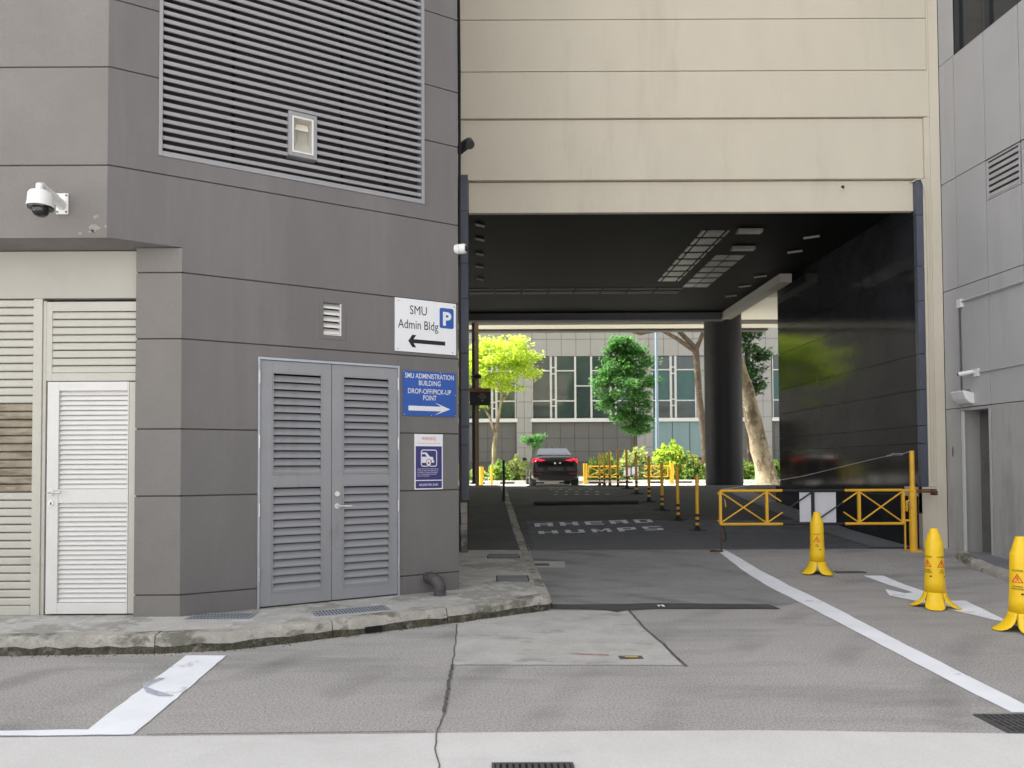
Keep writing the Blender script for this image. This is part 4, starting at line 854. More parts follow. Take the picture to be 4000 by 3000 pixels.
# ---------------------------------------------------------------- banana-peel caution cones
def cone_root():
    r = root('caution_cone', (0, 0, 0), '', 'safety cone', 'yellow caution cones on the road')
    mb = MB(); mb.lathe((0, 0, 0), [(.034, .842), (.038, .845)][:1] + [(.0385, .838), (.078, .705)][:2], 32)
    mb = MB(); mb.lathe((0, 0, 0), [(.079, .700), (.0385, .838), (.036, .844), (.030, .845)], 32); mb.build('tip', 'yellow_plastic', r, smooth=True)
    prof = [(.080, .702), (.084, .69), (.088, .55), (.092, .40), (.098, .27), (.106, .165)]
    mb = MB(); k0 = 0; n = 40
    for rr, zz in prof: mb.v += [Vector((rr * math.cos(math.tau * k / n), rr * math.sin(math.tau * k / n), zz)) for k in range(n)]
    for i in range(len(prof) - 1):
        for k in range(n): mb.f.append(((i + 1) * n + k, (i + 1) * n + (k + 1) % n, i * n + (k + 1) % n, i * n + k))
    body = mb.build('body', 'yellow_plastic', r, smooth=True); sm = body.modifiers.new('solid', 'SOLIDIFY'); sm.thickness = .004; sm.offset = -1
    path = [(.106, .166, 1.0), (.112, .135, 1.0), (.123, .105, 1.0), (.140, .074, .98), (.165, .045, .92), (.193, .022, .80), (.220, .009, .60), (.236, .004, .36), (.243, .003, .08)]
    for q in range(4):
        mb = MB(); m_ = 10; a0 = q * math.pi / 2
        for rr, zz, w_ in path:
            hw = math.pi / 4 * .106 * w_ * 1.0  # half width along arc
            for k in range(m_ + 1):
                t = (k / m_ * 2 - 1); ang = t * hw / .106 * (.106 / max(.106, rr)) ** .35
                bend = rr - (1 - math.cos(ang)) * rr * .15
                mb.v.append(Vector((bend * math.cos(a0 + ang), bend * math.sin(a0 + ang), zz + .012 * (1 - t * t) * (0 if zz > .16 else (1 if zz > .01 else .3)) * (.166 - zz) / .166)))
        for i in range(len(path) - 1):
            for k in range(m_): mb.f.append(((i + 1) * (m_ + 1) + k, (i + 1) * (m_ + 1) + k + 1, i * (m_ + 1) + k + 1, i * (m_ + 1) + k))
        p_ = mb.build('peel_foot', 'yellow_plastic', r, smooth=True); sm = p_.modifiers.new('solid', 'SOLIDIFY'); sm.thickness = .004; sm.offset = 0
    def rad(zz):
        for (r0, z0), (r1, z1) in zip(prof, prof[1:]):
            if z1 <= zz <= z0: return r1 + (r0 - r1) * (zz - z1) / (z0 - z1)
        return .09
    def wrap(mb, vs, fs, a0, zoff, extra=.0012):
        mb.add([((rad(zoff + y) + extra) * math.cos(a0 + x / .092), (rad(zoff + y) + extra) * math.sin(a0 + x / .092), zoff + y) for x, y in vs], fs)
    for q in range(4):
        a0 = q * math.pi / 2; mb = MB()
        t1, t2 = (('WET', 'FLOOR') if q % 2 else ('CLEANING', 'IN PROGRESS'))
        for s, zz, sz in (('CAUTION', .535, .024), (t1, .395, .020), (t2, .373, .020)):
            vs, fs = text2d(s, sz, .85, .0004); wrap(mb, vs, fs, a0, zz)
        vs = [(.032, 0), (.052, 0), (.052, .015), (.032, .015)]; 
        wrap(mb, [(x - .005, y) for x, y in vs], [(0, 1, 2, 3)], a0, .330); mb.build('print', 'sign_black', r)
        mb = MB(); S = .048; T = [(-S, 0), (S, 0), (0, S * 1.75)]; I = [(-S + .0135, .007), (S - .0135, .007), (0, S * 1.75 - .0155)]
        def sub(p, q_, n=6): return [(p[0] + (q_[0] - p[0]) * k / n, p[1] + (q_[1] - p[1]) * k / n) for k in range(n)]
        To = sub(T[0], T[1]) + sub(T[1], T[2]) + sub(T[2], T[0]); Io = sub(I[0], I[1]) + sub(I[1], I[2]) + sub(I[2], I[0]); n = len(To)
        wrap(mb, To + Io, [(k, (k + 1) % n, n + (k + 1) % n, n + k) for k in range(n)], a0, .435)
        # slipping figure
        fig = [[(-.004, .052), (.004, .052), (.004, .060), (-.004, .060)], [(-.008, .048), (.002, .050), (.010, .028), (.002, .024)], [(.002, .030), (.010, .028), (-.010, .014), (-.014, .018)], [(.004, .026), (.010, .028), (.020, .012), (.016, .010)], [(-.006, .046), (-.004, .042), (-.018, .036), (-.018, .040)], [(.004, .044), (.004, .040), (.016, .046), (.016, .049)]]
        for f_ in fig: wrap(mb, f_, [(0, 1, 2, 3)], a0, .435)
        mb.build('warning_triangle', 'sign_red', r)
    return r
c0 = cone_root()
for ch in c0.children:
    if ch.name.startswith(('print', 'warning_triangle')): ch.rotation_euler = (0, 0, R(45))
cl = ['yellow caution cone standing in front of the gate, farthest and smallest of the three', 'yellow caution cone standing on the painted white arrow', 'yellow caution cone cut off by the right edge, nearest of the three']
for k, (x, y, a, s) in enumerate(((4.443, 9.80, R(110.6), .995), (4.72, 7.64, R(148.3), .995), (4.85, 6.56, R(-10.5), 1.02))):
    o = c0 if k == 0 else copy_tree(c0); o.location = (x, y, gz(y) + .004); o.rotation_euler = (0, 0, a); o.scale = (s, s, s); o['label'] = cl[k]
# ---------------------------------------------------------------- grey panelled building (right)
RB = root('panelled_building', (7.5, 8, 0), 'grey metal panelled building with recessed doorway and vent at right edge', 'building')
RW = Fr((7.335, 11.5), (.063, -.998))
# orientation: outward normal must face -x
if RW.n.x > 0: RW = Fr((7.335, 11.5), (.063, -.998), flip=True)
uc = [0.0, .335, .965, 1.62, 2.26, 2.9, 4.2, 5.5, 6.8, 9, 12, 16, 22, 30, 40]  # last stretches, unseen behind the camera, lengthened to block sky light
zc2 = [.0, 2.41, 4.32, 6.08, 8.045, 10.5, 13, 17, 24]
wn = []
for i, (a, b) in enumerate(zip(uc, uc[1:])):
    for j, (c, d) in enumerate(zip(zc2, zc2[1:])):
        if i >= 1 and j in (4, 6): wn.append((a, b, c, d)); continue
        if i == 1 and j == 0: continue      # doorway
        if j == 2 and i in (2, 3):          # vents
            MB().fbox(RW, a + .006, b - .006, -.02, 0, c + .006, 5.462).build('wall_panel', 'panel_grey', RB, bevel=.002); continue
        MB().fbox(RW, a + .006, b - .006, -.02, 0, c + .006, d - .006).build('wall_panel', 'panel_dirty' if j == 0 else 'panel_grey', RB, bevel=.002)
MB().fbox(RW, 0, 40, -.35, -.021, 2.40, 8.04).build('backing', 'panel_joint', RB); MB().fbox(RW, .95, 40, -.35, -.021, 0, 2.4).build('backing', 'panel_joint', RB); MB().fbox(RW, 0, .335, -.35, -.021, 0, 2.4).build('backing', 'panel_joint', RB)
MB().fbox(RW, 0, 40, -6, -.351, 0, 24).build('core', 'panel_joint', RB)
for a, b, c, d in wn:
    f_ = MB(); frame_rect(f_, RW, a, b, c, d, -.12, -.03, .02, .02, .03, .03); fo = f_.build('window', 'panel_joint', RB)
    MB().fbox(RW, a + .02, b - .02, -.11, -.10, c + .03, d - .03).build('pane', 'window_dark', fo)
    MB().fbox(RW, a + .02, b - .02, -.10, -.085, c + .95, c + .975).build('transom', 'panel_joint', fo)
for (a, b) in ((.985, 1.605), (1.64, 2.25)):
    f_ = MB(); frame_rect(f_, RW, a, b, 5.47, 6.06, -.08, .004, .02, .02, .02, .02); fo = f_.build('wall_vent', 'panel_grey', RB)
    MB().fbox(RW, a, b, -.09, -.081, 5.47, 6.06).build('backing', 'dark_void', fo)
    slats(RW, a + .02, b - .02, 5.50, 6, .092, [(-.002, 0), (-.002, .045), (-.05, .09), (-.055, .08), (-.01, 0)], 'panel_grey', fo, RB)
# doorway
MB().fbox(RW, .345, .93, -.33, -.30, .0, 2.36).build('door_leaf', 'recess_wall', RB)
MB().fbox(RW, .337, .355, -.30, -.004, .0, 2.358).build('door_jamb', 'panel_dirty', RB); MB().fbox(RW, .355, .40, -.02, .006, .03, 2.352).build('door_jamb', 'mullion', RB); MB().fbox(RW, .925, .96, -.30, .008, .03, 2.36).build('door_jamb', 'panel_grey', RB)
MB().fbox(RW, .337, .96, -.30, -.003, 2.36, 2.402).build('door_head', 'panel_dirty', RB)
MB().fbox(RW, .33, 2.8, -.3, .10, .0, .075).build('door_step', 'drain_concrete', RB)
mb = MB(); mb.add([RW.P(.15 + .02 * math.cos(a), .002, 1.72 + .09 * math.sin(a)) for a in [k * math.tau / 12 for k in range(12)]], [tuple(range(12))]); mb.build('smear', 'recess_wall', RB)
# raised kerb
rk = root('side_kerb', (6.85, 10, 0), 'rounded worn concrete kerb below the doorway of the panelled building', 'kerb')
kpts = [(6.98, 10.78), (6.86, 10.35), (6.75, 9.94), (6.68, 9.5), (6.62, 9.08), (6.56, 8.6), (6.5, 8.0)]
mb = MB(); rows = []
for i, (x, y) in enumerate(wiggle(kpts, .1, .008)):
    g = gz(y); rows += [(x - .02, y, g - .01), (x - .008, y, g + .05), (x + .02, y, g + .085), (x + .07, y, g + .105), (x + .16, y, g + .10), (x + .75, y + .02, g + .075)]
k = len(rows) // 6; mb.add(rows, [(i * 6 + c, i * 6 + c + 1, (i + 1) * 6 + c + 1, (i + 1) * 6 + c) for i in range(k - 1) for c in range(4)]); mb.add(rows[:6] , [(5, 4, 3, 2, 1, 0)]); mb.build('stone', 'kerb_stone', rk, smooth=True)
mb = MB(); mb.add(rows, [(i * 6 + 4, i * 6 + 5, (i + 1) * 6 + 5, (i + 1) * 6 + 4) for i in range(k - 1)]); mb.build('walk', 'drain_concrete', rk)
# fittings
wl = root('wall_lamp', RW.P(.5, 0, 2.45), 'grey wedge shaped wall lamp above the recessed doorway', 'wall lamp')
mb = MB(); mb.fprof(RW, [(.0, 2.62), (.17, 2.66), (.18, 2.64), (.14, 2.53), (.08, 2.47), (.0, 2.45)], .36, .64); mb.build('shade', 'white_plastic', wl, bevel=.008)
MB().fbox(RW, .47, .56, 0.001, .05, 2.62, 2.68).build('mount', 'drain_concrete', wl)
cm = root('bullet_camera', RW.P(.65, 0, 2.9), 'small white bullet security camera on the grey panelled wall', 'security camera')
p1 = RW.P(.70, .05, 2.92); p0 = RW.P(.70, .005, 2.92); p2 = RW.P(.62, .20, 2.88)
MB().fbox(RW, .65, .76, .001, .03, 2.86, 2.98).build('mount', 'white_plastic', cm, bevel=.004)
mb = MB(); mb.tube([RW.P(.70, .02, 2.93), RW.P(.68, .08, 2.93)], .012, 8); mb.build('arm', 'white_plastic', cm)
mb = MB(); mb.tube([RW.P(.70, .06, 2.935), RW.P(.60, .22, 2.905)], .034, 14); mb.build('housing', 'white_plastic', cm, smooth=True)
mb = MB(); mb.tube([RW.P(.601, .219, 2.905), RW.P(.592, .232, 2.903)], .029, 14); mb.build('lens', 'black_gloss', cm, smooth=True)
tag(MB().tube([RW.P(.77, .015, 2.92), RW.P(1.15, .015, 2.92), RW.P(2.6, .015, 2.95)], .012, 8).build('conduit', 'panel_grey', None, smooth=True), 'grey conduit running right from the bullet camera', 'conduit')
tr_ = root('cable_trunking', RW.P(.4, 0, 4.0), 'trunking with white corner box and dark pipe down to the wall lamp', 'conduit')
MB().fbox(RW, .37, .46, .001, .06, 3.98, 4.11).build('corner_box', 'white_plastic', tr_, bevel=.004)
mb = MB(); mb.tube([RW.P(.46, .03, 4.07), RW.P(3, .03, 4.10)], .020, 8); mb.build('pipe', 'panel_grey', tr_, smooth=True)
mb = MB(); mb.tube([RW.P(.405, .03, 3.98), RW.P(.41, .03, 2.67)], .011, 8); mb.build('drop_pipe', 'iron', tr_, smooth=True)

# ---------------------------------------------------------------- inner left: post, hanging sign
r = root('canopy_post', (-.53, 22, .9), 'slender tan post standing on the shaded footpath at the top of the ramp', 'post')
MB().box(-.585, -.465, 21.95, 22.05, .88, 6.6).build('shaft', 'tan_post', r, bevel=.005); MB().box(-.68, -.588, 21.98, 22.02, .95, 6.6).build('side_fin', 'black_paint', r)
hs_ = root('hanging_sign', (-.42, 21.85, 3.5), 'small dark directional sign board with tan top fixed to the tan post', 'sign')
MB().box(-.75, -.10, 21.88, 21.94, 3.38, 3.79).build('panel', 'black_paint', hs_, bevel=.003); MB().box(-.76, -.095, 21.86, 21.96, 3.793, 3.91).build('top_trim', 'sign_brown', hs_, bevel=.003)
mb = MB(); HF = Fr((0, 21.88), (1, 0))
for zz, w_ in ((3.735, .065), (3.67, .125), (3.61, .09)):
    x = -.36 - w_
    while x < -.36 + w_: d_ = random.uniform(.018, .032); mb.fbox(HF, x, x + d_, .0005, .0015, zz - .013, zz + .013); x += d_ + .008
mb.fpoly(HF, [(-.36 + .032 * math.cos(k * math.tau / 12), 3.53 + .032 * math.sin(k * math.tau / 12)) for k in range(12)], .0005, .0015); o = mb.build('faint_print', 'far_tile', hs_); o['kind'] = 'stuff'
tag(MB().lathe((-.54, 21.8, 0), [(.01, 4.17), (.13, 4.20), (.17, 4.26), (.13, 4.32), (.01, 4.35)], 14).build('convex_lamp', 'black_rubber', None, smooth=True), 'dark disc shaped fitting on the tan post above the hanging sign', 'lamp')
tag(MB().tube([(.23, 17.2, pz(17.2)), (.232, 17.2, 1.62), (.232, 17.2, 1.66)], [.035, .03, .02], 10).build('slim_post', 'black_paint', None, smooth=True), 'thin black post at the edge of the shaded footpath', 'post')

# ---------------------------------------------------------------- car
car = root('parked_car', (2.2, 25.5, gz(25.5)), 'black saloon car seen from behind with red tail lights lit', 'car')
def ring(y, z0, z1, w0, w1, e=.35, n=24):
    pts = []; zc, hh = (z0 + z1) / 2, (z1 - z0) / 2
    for k in range(n):
        a = math.tau * k / n; c_, s_ = math.cos(a), math.sin(a)
        f = lambda v: math.copysign(abs(v) ** e, v)
        zz = f(s_); w_ = w0 + (w1 - w0) * (zz + 1) / 2; pts.append(Vector((w_ * f(c_), y, zc + hh * zz)))
    return pts
def loft(rings):
    mb = MB(); n = len(rings[0]); mb.v = [v for r_ in rings for v in r_]
    for i in range(len(rings) - 1):
        for k in range(n): mb.f.append((i * n + k, i * n + (k + 1) % n, (i + 1) * n + (k + 1) % n, (i + 1) * n + k))
    mb.f.append(tuple(range(n - 1, -1, -1))); mb.f.append(tuple((len(rings) - 1) * n + k for k in range(n))); return mb
CO = Vector((2.2, 25.5, gz(25.5)))
def shift(mb): mb.v = [v + CO for v in mb.v]; return mb
body = shift(loft([ring(.02, .30, .62, .72, .78), ring(.05, .26, .98, .82, .78), ring(.14, .24, 1.08, .87, .76), ring(.30, .23, 1.14, .90, .72), ring(.7, .21, 1.14, .92, .76), ring(1.3, .2, 1.02, .92, .84), ring(2.4, .2, 1.0, .92, .84), ring(3.4, .2, .95, .91, .80), ring(4.1, .24, .84, .86, .72), ring(4.4, .3, .7, .76, .62)])).build('body', 'car_paint', car, smooth=True)
shift(loft([ring(.42, .95, 1.07, .76, .70, .5), ring(.85, .95, 1.28, .80, .60, .5), ring(1.25, .95, 1.42, .80, .56, .5), ring(2.1, .95, 1.46, .80, .56, .5), ring(2.7, .95, 1.38, .80, .56, .5), ring(3.45, .93, 1.0, .76, .64, .5)])).build('cabin', 'car_paint', car, smooth=True)
mb = MB(); mb.v = [Vector(v) for v in ((-.64, .52, 1.165), (.64, .52, 1.165), (.52, 1.14, 1.415), (-.52, 1.14, 1.415), (-.61, .68, 1.235), (.61, .68, 1.235))]; mb.f = [(0, 1, 5, 4), (4, 5, 2, 3)]; shift(mb).build('rear_window', 'car_glass', car)
for s in (-1, 1):
    mb = MB(); P_ = [(.34, .965), (.52, 1.005), (.72, 1.04), (.80, 1.025), (.82, .87), (.72, .925), (.52, .93)]
    ys = lambda x: .035 + max(0, (x - .55)) * .30
    vs = [(s * x, ys(x) - .01, z_) for x, z_ in P_] + [(s * x, ys(x) + .12, z_) for x, z_ in P_]; n = len(P_)
    mb.add(vs, [tuple(range(n)), tuple(range(2 * n - 1, n - 1, -1))] + [(i, (i + 1) % n, n + (i + 1) % n, n + i) for i in range(n)]); shift(mb).build('tail_light', 'tail_red', car)
    mb = MB(); mb.box(min(s * .50, s * .78), max(s * .50, s * .78), .0, .05, .47, .50); shift(mb).build('reflector', 'reflector_red', car)
    mb = MB(); mb.tube([(s * .90, 2.55, 1.0), (s * 1.02, 2.52, 1.02)], .03, 8); mb.box(min(s * .93, s * 1.08), max(s * .93, s * 1.08), 2.45, 2.58, .96, 1.09); shift(mb).build('side_mirror', 'car_paint', car, bevel=.02)
    for yy in (.85, 3.5):
        t = shift(MB().tube([(s * .66, yy, .32), (s * .70, yy, .32), (s * .88, yy, .32), (s * .90, yy, .32)], [.30, .32, .32, .30], 28)).build('wheel', 'black_rubber', car, smooth=True)
        shift(MB().tube([(s * .895, yy, .32), (s * .906, yy, .32)], .20, 20)).build('rim', 'chrome', t)
shift(MB().box(-.27, .27, -.005, .015, .60, .72)).build('number_plate', 'plate', car)
shift(MB().box(-.42, .42, .01, .03, .56, .76)).build('plate_recess', 'black_rubber', car, bevel=.01)
shift(MB().box(-.62, .62, .015, .08, .27, .40)).build('lower_bumper', 'black_rubber', car, bevel=.02)
mb = MB(); mb.add([(.0, 1.30, 1.45), (-.015, 1.36, 1.45), (.015, 1.36, 1.45), (0, 1.38, 1.53)], [(0, 1, 3), (0, 3, 2), (1, 2, 3)]); mb.box(-.02, .02, 1.3, 1.42, 1.43, 1.465); shift(mb).build('antenna', 'black_rubber', car)
mb = MB(); mb.tube([(-.01, .042, .86), (-.01, .034, .86)], .03, 14); mb.box(.13, .21, .036, .05, .85, .88); shift(mb).build('badge', 'chrome', car)

# ---------------------------------------------------------------- far street
gs = struct(sheet('verge', 'grass_green', -40, 60, [30.3, 32.2], dz=.06)); struct(sheet('far_pavement', 'path_concrete', -40, 60, [32.2, 44.95], dz=.08))
struct(MB().box(-40, 60, 30.0, 30.3, .6, .86).build('far_kerb', 'street_concrete'))
fkb = MB()
for k in range(9):
    x = -1.2 + k * 1.25; fkb.box(x + .2, x + .8, 29.985, 29.998, .74, .80)
struct(fkb.build('kerb_slots', 'dark_void'))
FB = root('office_building', (5, 45, .7), 'pale grey tiled office building with white framed windows across the street', 'building')
MB().box(-40, 60, 45.1, 57, .0, 14).build('core', 'far_tile', FB)
tw = .93
def tiles(x0, x1, z0, zs, m, y=45.0, w_=tw, off=0):
    x = x0
    while x < x1 - .01:
        xe = min(x + w_, x1)
        for a, b in zip(zs, zs[1:]):
            q = MB(); q.box(x + .012, xe - .012, y, y + .1, a + .012, b - .012); q.build('tile', m, FB)
        x = xe
MB().box(-6, 22, 45.03, 45.12, 8.40, 14).build('joint_backing', 'panel_joint', FB); MB().box(-6, 22, 45.03, 45.12, .6, 4.2).build('joint_backing', 'panel_joint', FB)
tiles(-2.2, 20, 0, [8.42, 9.51, 10.6, 11.7], 'far_tile')
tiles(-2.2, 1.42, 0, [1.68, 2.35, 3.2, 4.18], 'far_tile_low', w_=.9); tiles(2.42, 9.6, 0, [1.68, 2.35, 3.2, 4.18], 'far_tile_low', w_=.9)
for x0, x1 in ((1.42, 2.42), (9.05, 10.05), (16.5, 17.6)):
    MB().box(x0, x1, 44.88, 45.02, .6, 8.40).build('pier_backing', 'panel_joint', FB)
    for a, b in zip([.7, 1.68, 2.6, 3.55, 4.5, 5.5, 6.5, 7.45], [1.68, 2.6, 3.55, 4.5, 5.5, 6.5, 7.45, 8.40]):
        for xa, xb in ((x0, (x0 + x1) / 2), ((x0 + x1) / 2, x1)): MB().box(xa + .01, xb - .01, 44.84, 44.9, a + .01, b - .01).build('tile', 'far_tile', FB)
MB().box(-30, 60, 44.9, 45.1, .6, 1.66).build('plinth', 'canopy_dark', FB)
MB().box(10.06, 14.2, 44.95, 45.1, 1.95, 4.2).build('glass_screen', 'teal_glass', FB)
for x in (11.3, 12.4): MB().box(x, x + .03, 44.93, 44.97, 1.95, 4.2).build('screen_joint', 'panel_joint', FB)
def bay(x0, x1, muls, trans):
    MB().box(x0 - .1, x1 + .1, 44.75, 45.05, 4.22, 4.45).build('sill', 'mullion', FB, bevel=.02)
    xs = [x0] + [m_ for m_ in muls] + [x1]
    for a, b, zs in trans:
        f_ = MB(); zc = [4.46] + zs + [8.40]
        f_.box(a, a + .05, 44.93, 45.04, 4.46, 8.4); f_.box(b - .05, b, 44.93, 45.04, 4.46, 8.4)
        for z_ in zs: f_.box(a + .05, b - .05, 44.93, 45.04, z_ - .03, z_ + .03)
        fo = f_.build('window', 'mullion', FB)
        for k, (c, d) in enumerate(zip(zc, zc[1:])): MB().box(a + .05, b - .05, 45.0, 45.05, c + .03, d - .03).build('pane', 'curtain_teal' if (a > 10 and k == 1) else 'window_far', fo)
lad = [4.9, 5.3, 5.7, 6.1, 6.5, 6.9, 7.15, 7.6, 8.0]
bay(2.43, 9.04, [], [(2.43, 3.62, [5.57, 7.49]), (3.64, 3.93, [5.25, 5.65, 7.3, 7.7]), (3.95, 5.17, [5.57, 7.49]), (5.18, 6.19, [6.52]), (6.2, 7.4, [5.57, 7.49]), (7.42, 7.72, [5.25, 5.65, 7.3, 7.7]), (7.74, 9.03, [5.57, 7.49])])
bay(10.06, 13.0, [], [(10.06, 11.24, [5.57, 7.53]), (11.26, 11.54, [5.25, 5.65, 7.3, 7.7]), (11.56, 12.84, [5.57, 7.53])])
bay(-2.5, 1.40, [], [(-2.5, -1.3, [5.5, 7.5]), (-1.28, -.12, [5.5, 7.5]), (-.1, .15, [5.1, 5.5, 7.3]), (.17, 1.39, [5.57, 7.49])])
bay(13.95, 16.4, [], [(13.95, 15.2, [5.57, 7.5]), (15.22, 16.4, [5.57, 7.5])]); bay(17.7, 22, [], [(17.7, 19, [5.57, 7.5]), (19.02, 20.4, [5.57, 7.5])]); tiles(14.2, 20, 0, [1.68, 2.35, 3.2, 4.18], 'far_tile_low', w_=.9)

def crown(mb, blobs, n, size, droop=.3):
    tot = sum(b[3] * b[4] * b[5] for b in blobs)
    for (x, y, z, rx, ry, rz) in blobs:
        for k in range(max(10, int(n * rx * ry * rz / tot))):
            while True:
                v = Vector((random.uniform(-1, 1), random.uniform(-1, 1), random.uniform(-1, 1)))
                if .25 < v.length < 1: break
            v = v.normalized() * (v.length ** .5) * (random.uniform(1.0, 2.1) if random.random() < .38 else 1)
            c0 = Vector((x + v.x * rx, y + v.y * ry, z + v.z * rz)); s = size * random.uniform(.6, 1.3)
            d_ = Vector((random.gauss(0, 1), random.gauss(0, 1), random.gauss(-droop, .5))).normalized(); e_ = d_.cross(Vector((random.gauss(0, .3), random.gauss(0, .3), 1))).normalized()
            mb.add([c0 - d_ * s, c0 + e_ * s * .42, c0 + d_ * s, c0 - e_ * s * .42 - Vector((0, 0, s * .15))], [(0, 1, 2, 3)])
    return mb
def clumps(cx_, cy_, cz_, rx, ry, rz, n, rmin, rmax, flat=.55):
    out = []
    for k in range(n):
        while True:
            v = Vector((random.uniform(-1, 1), random.uniform(-1, 1), random.uniform(-1, 1)))
            if v.length < 1: break
        r_ = random.uniform(rmin, rmax); out.append((cx_ + v.x * rx, cy_ + v.y * ry, cz_ + v.z * rz, r_, r_, r_ * flat))
    return out
def tree(label, base, limbs, blobs, n, size, leaf, bark, cat='tree', name='street_tree'):
    r = root(name, base, label, cat); mb = MB()
    for pts, rads in limbs: mb.tube(pts, rads, 10)
    mb.build('trunk', bark, r, smooth=True); crown(MB(), blobs, n, size).build('crown', leaf, r); return r
g7 = .78
tree('young street tree with bright yellow green leaves left of the car', (0, 32, g7),
     [([(.0, 32, .7), (.0, 32, 2.3), (.12, 32, 3.2), (.35, 32, 4.6), (.3, 32, 5.6)], [.11, .10, .08, .05, .03]), ([(.02, 32, 3.0), (-.2, 32, 3.7), (-.5, 32, 4.2), (-.75, 32, 4.6)], [.06, .05, .04, .02]), ([(.25, 32, 4.2), (.7, 32.1, 4.9), (1.1, 32, 5.4)], [.04, .03, .02]), ([(.3, 32, 4.8), (-.1, 31.8, 5.6)], [.03, .02])],
     clumps(.3, 32, 6.55, 1.6, 1.5, .75, 75, .16, .40, .5) + clumps(.5, 32, 5.75, 1.55, 1.3, .5, 34, .15, .34, .5) + clumps(.6, 32, 5.15, 1.2, 1, .28, 16, .14, .28, .6) + clumps(-1.3, 32, 6.0, .9, 1, .9, 22, .18, .36, .5) + [(-.5, 32, 4.35, .3, .3, .2), (2.0, 32, 6.4, .25, .3, .15), (1.2, 32, 4.95, .3, .3, .12)], 10000, .095, 'leaf_yellow', 'bark_pale')
tree('dense dark green columnar tree in the middle of the far street', (6.9, 36, g7),
     [([(7.1, 36, .7), (7.08, 36, 3.3), (6.9, 36, 6.5)], [.07, .06, .03])],
     [b for k, (zz, rr, xx) in enumerate(((3.4, .55, 7.1), (3.9, 1.0, 6.9), (4.5, 1.25, 6.9), (5.1, 1.4, 6.85), (5.6, 1.5, 6.8), (6.15, 1.25, 6.85), (6.75, 1.15, 6.85), (7.3, .85, 6.75), (7.7, .5, 6.5))) for b in clumps(xx, 36, zz, rr * 1.25, rr, .26, 22, .16, .38, .55)], 15000, .11, 'leaf_green', 'bark')
tree('tall forked tree with bare brown limbs behind the bollards', (9.2, 31, g7),
     [([(9.3, 31, .7), (9.2, 31, 2.8), (9.0, 31, 4.4), (8.87, 31, 6.6), (8.9, 31, 6.75)], [.2, .16, .14, .14, .12]), ([(8.88, 31, 6.6), (8.2, 31, 7.3), (7.3, 31, 8.4)], [.12, .10, .07]), ([(8.9, 31, 6.6), (9.2, 31, 7.3), (9.5, 31, 8.6)], [.11, .09, .06]), ([(8.8, 31, 6.5), (8.0, 30.8, 7.0), (7.3, 30.8, 7.4), (6.4, 30.8, 7.22), (5.4, 30.6, 7.5), (4.6, 30.6, 8.0)], [.10, .09, .08, .07, .06, .04])],
     clumps(7.9, 31, 9.3, 3.2, 2, .6, 18, .5, .9), 4000, .12, 'leaf_green', 'bark')
tree('thick pale leaning tree trunk beside the round column', (10.2, 26.8, g7),
     [([(10.24, 26.6, .62), (10.22, 26.6, .8), (10.19, 26.6, 1.1), (10.11, 26.6, 1.6), (9.96, 26.62, 2.1), (9.88, 26.6, 2.6), (9.74, 26.58, 3.1), (9.63, 26.6, 3.7), (9.5, 26.63, 4.3), (9.30, 26.6, 4.9), (9.1, 26.6, 5.6), (8.9, 26.6, 6.4), (8.7, 26.8, 8.5)], [.58, .46, .38, .345, .35, .30, .315, .27, .285, .25, .26, .22, .18])],
     clumps(8.8, 27.5, 10.5, 3, 2, 1.0, 16, .6, 1.0), 3000, .13, 'leaf_dark', 'bark_pale')
tree('dark green leafy tree behind the round column', (11.4, 33, g7),
     [([(11.9, 33, .7), (11.9, 33, 4), (11.8, 33, 7)], [.14, .12, .08])], clumps(11.5, 33, 6.2, 1.2, 1.0, 2.6, 80, .22, .42, .6), 9000, .11, 'leaf_dark', 'bark')
def shrub(label, x0, x1, y, h, n, leaf, size=.07, extra=None):
    r = root('hedge_shrub', ((x0 + x1) / 2, y, g7), label, 'shrub'); w_ = (x1 - x0) / 2
    ph = [random.uniform(0, 6.28) for _ in range(4)]
    def top(x): return h * (.68 + .11 * math.sin(x * 3.1 + ph[0]) + .08 * math.sin(x * 7.3 + ph[1]) + .08 * math.sin(x * 17 + ph[2]))
    def pts_(k, zlo=0):
        out = []
        for _ in range(k):
            x = random.uniform(x0, x1); e = 1 - abs((x - (x0 + x1) / 2) / (w_ + .01)) ** 4; t = top(x) * (.6 + .4 * e)
            zz = t * (1 - (1 - zlo) * random.random() ** 1.5) * random.choice((1, 1, 1, 1.12)); out.append(Vector((x, y + random.gauss(0, .28) * (1 - .5 * zz / h), .78 + zz)))
        return out
    def leaves(mb, P, size):
        for c0 in P:
            sz = size * random.uniform(.55, 1.25); d_ = Vector((random.gauss(0, 1), random.gauss(0, 1), random.gauss(.5, .8))).normalized(); e_ = d_.cross(Vector((random.gauss(0, .5), -1, random.gauss(0, .6)))).normalized()
            mb.add([c0 - d_ * sz, c0 + e_ * sz * .4, c0 + d_ * sz, c0 - e_ * sz * .4], [(0, 1, 2, 3)])
        return mb
    leaves(MB(), pts_(n), size).build('foliage', leaf, r)
    leaves(MB(), pts_(n // 4), size * .9).build('foliage', 'leaf_green', r)
    if extra:
        for m, k in extra: leaves(MB(), [p + Vector((0, -.2, 0)) for p in pts_(k, .6)], .05).build('flowers', m, r)
    st = MB()
    for k in range(6): st.tube([(random.uniform(x0, x1), y, .75), (random.uniform(x0, x1), y, .8 + h * .6)], .012, 5)
    st.build('stems', 'bark', r); return r
shrub('leafy green shrub left of the car', -.2, .8, 31, 1.15, 2600, 'leaf_shrub', .09); shrub('taller pale green shrub just left of the car', .6, 1.65, 31.2, 1.5, 3000, 'leaf_pale', .09)
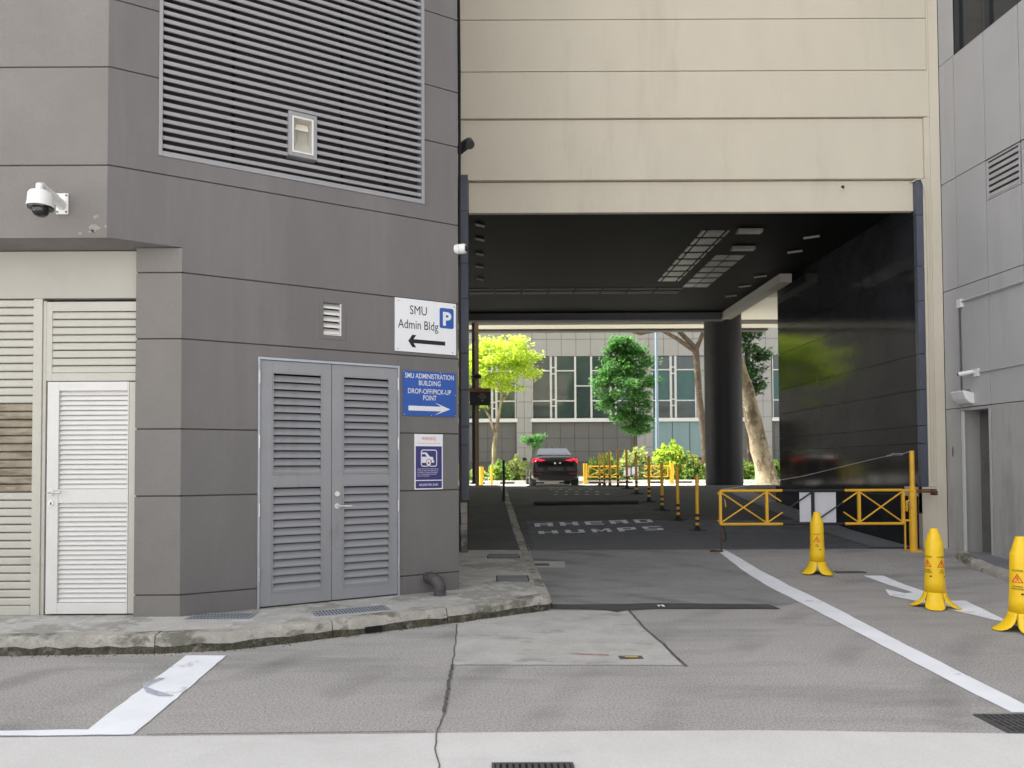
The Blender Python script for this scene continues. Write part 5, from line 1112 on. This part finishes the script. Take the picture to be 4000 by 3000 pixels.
tree('small dark sapling behind the left side of the car', (1.9, 34, g7), [([(1.95, 34, .7), (1.95, 34, 2.6)], [.03, .02])], clumps(1.95, 34, 2.65, .6, .4, .35, 14, .14, .28), 900, .09, 'leaf_green', 'bark', cat='sapling', name='sapling')
shrub('low mixed green shrub behind the first bollards', 4.0, 5.7, 31, 1.25, 4200, 'leaf_shrub', .09, extra=[('flower_red', 30)]); shrub('tall yellow green shrub beside the blue lamp pole', 7.0, 8.3, 31.2, 1.9, 4200, 'leaf_yellow', .09)
shrub('middle green shrub behind the far yellow gate', 5.5, 7.1, 31.1, 1.6, 4200, 'leaf_pale', .09); shrub('flowering shrub right of the blue lamp pole with red blooms', 8.1, 9.5, 31, 1.3, 3600, 'leaf_shrub', .09, extra=[('flower_red', 90), ('flower_white', 90)])
shrub('flowering shrub seen between the column and the pale trunk', 9.6, 12.8, 31.5, 1.2, 5200, 'leaf_shrub', .09, extra=[('flower_red', 60), ('flower_white', 50)])
shrub('low shrub at the far left behind the tan post', -2.6, -.3, 31.8, .9, 2200, 'leaf_pale', .09)
lp = root('lamp_pole', (7.6, 33, g7), 'slim pale blue street lamp pole beside the green tree', 'lamp post')
MB().tube([(7.6, 33, .7), (7.6, 33, 9.5)], [.085, .06], 12).build('pole', 'lamp_blue', lp, smooth=True); MB().tube([(7.6, 33, 9.5), (7.6, 32.6, 9.8), (7.6, 31.8, 9.9)], [.05, .045, .04], 8).build('arm', 'lamp_blue', lp, smooth=True); MB().box(7.48, 7.72, 31.1, 31.85, 9.84, 9.95).build('lamp_head', 'galv', lp, bevel=.02)
# far yellow gate
gx2 = (3.85, 4.75, 5.15, 5.6, 6.15, 6.4, 7.10, 7.3)
fg = gate(5.4, 29.0, .72, gx2, 1.46, 1.03, 'street_gate', 'sunlit yellow gate at the street end of the driveway')
for x in (3.72, 7.26): MB().tube([(x, 29, .70), (x, 29, 1.58)], .085, 12).build('post', 'yellow_paint', fg, smooth=True)
MB().box(5.3, 5.9, 29.03, 29.04, 1.05, 1.42).build('white_board', 'board_white', fg)
for i, (x, w_, l_) in enumerate(((-.52, .085, 'thick yellow post at the far left street corner'), (-.1, .05, 'thinner yellow post left of the shrubs'))):
    tag(MB().tube([(x, 28.5, .7), (x, 28.5, 1.47)], w_, 10).build('yellow_post', 'yellow_paint', None, smooth=True), l_, 'post')
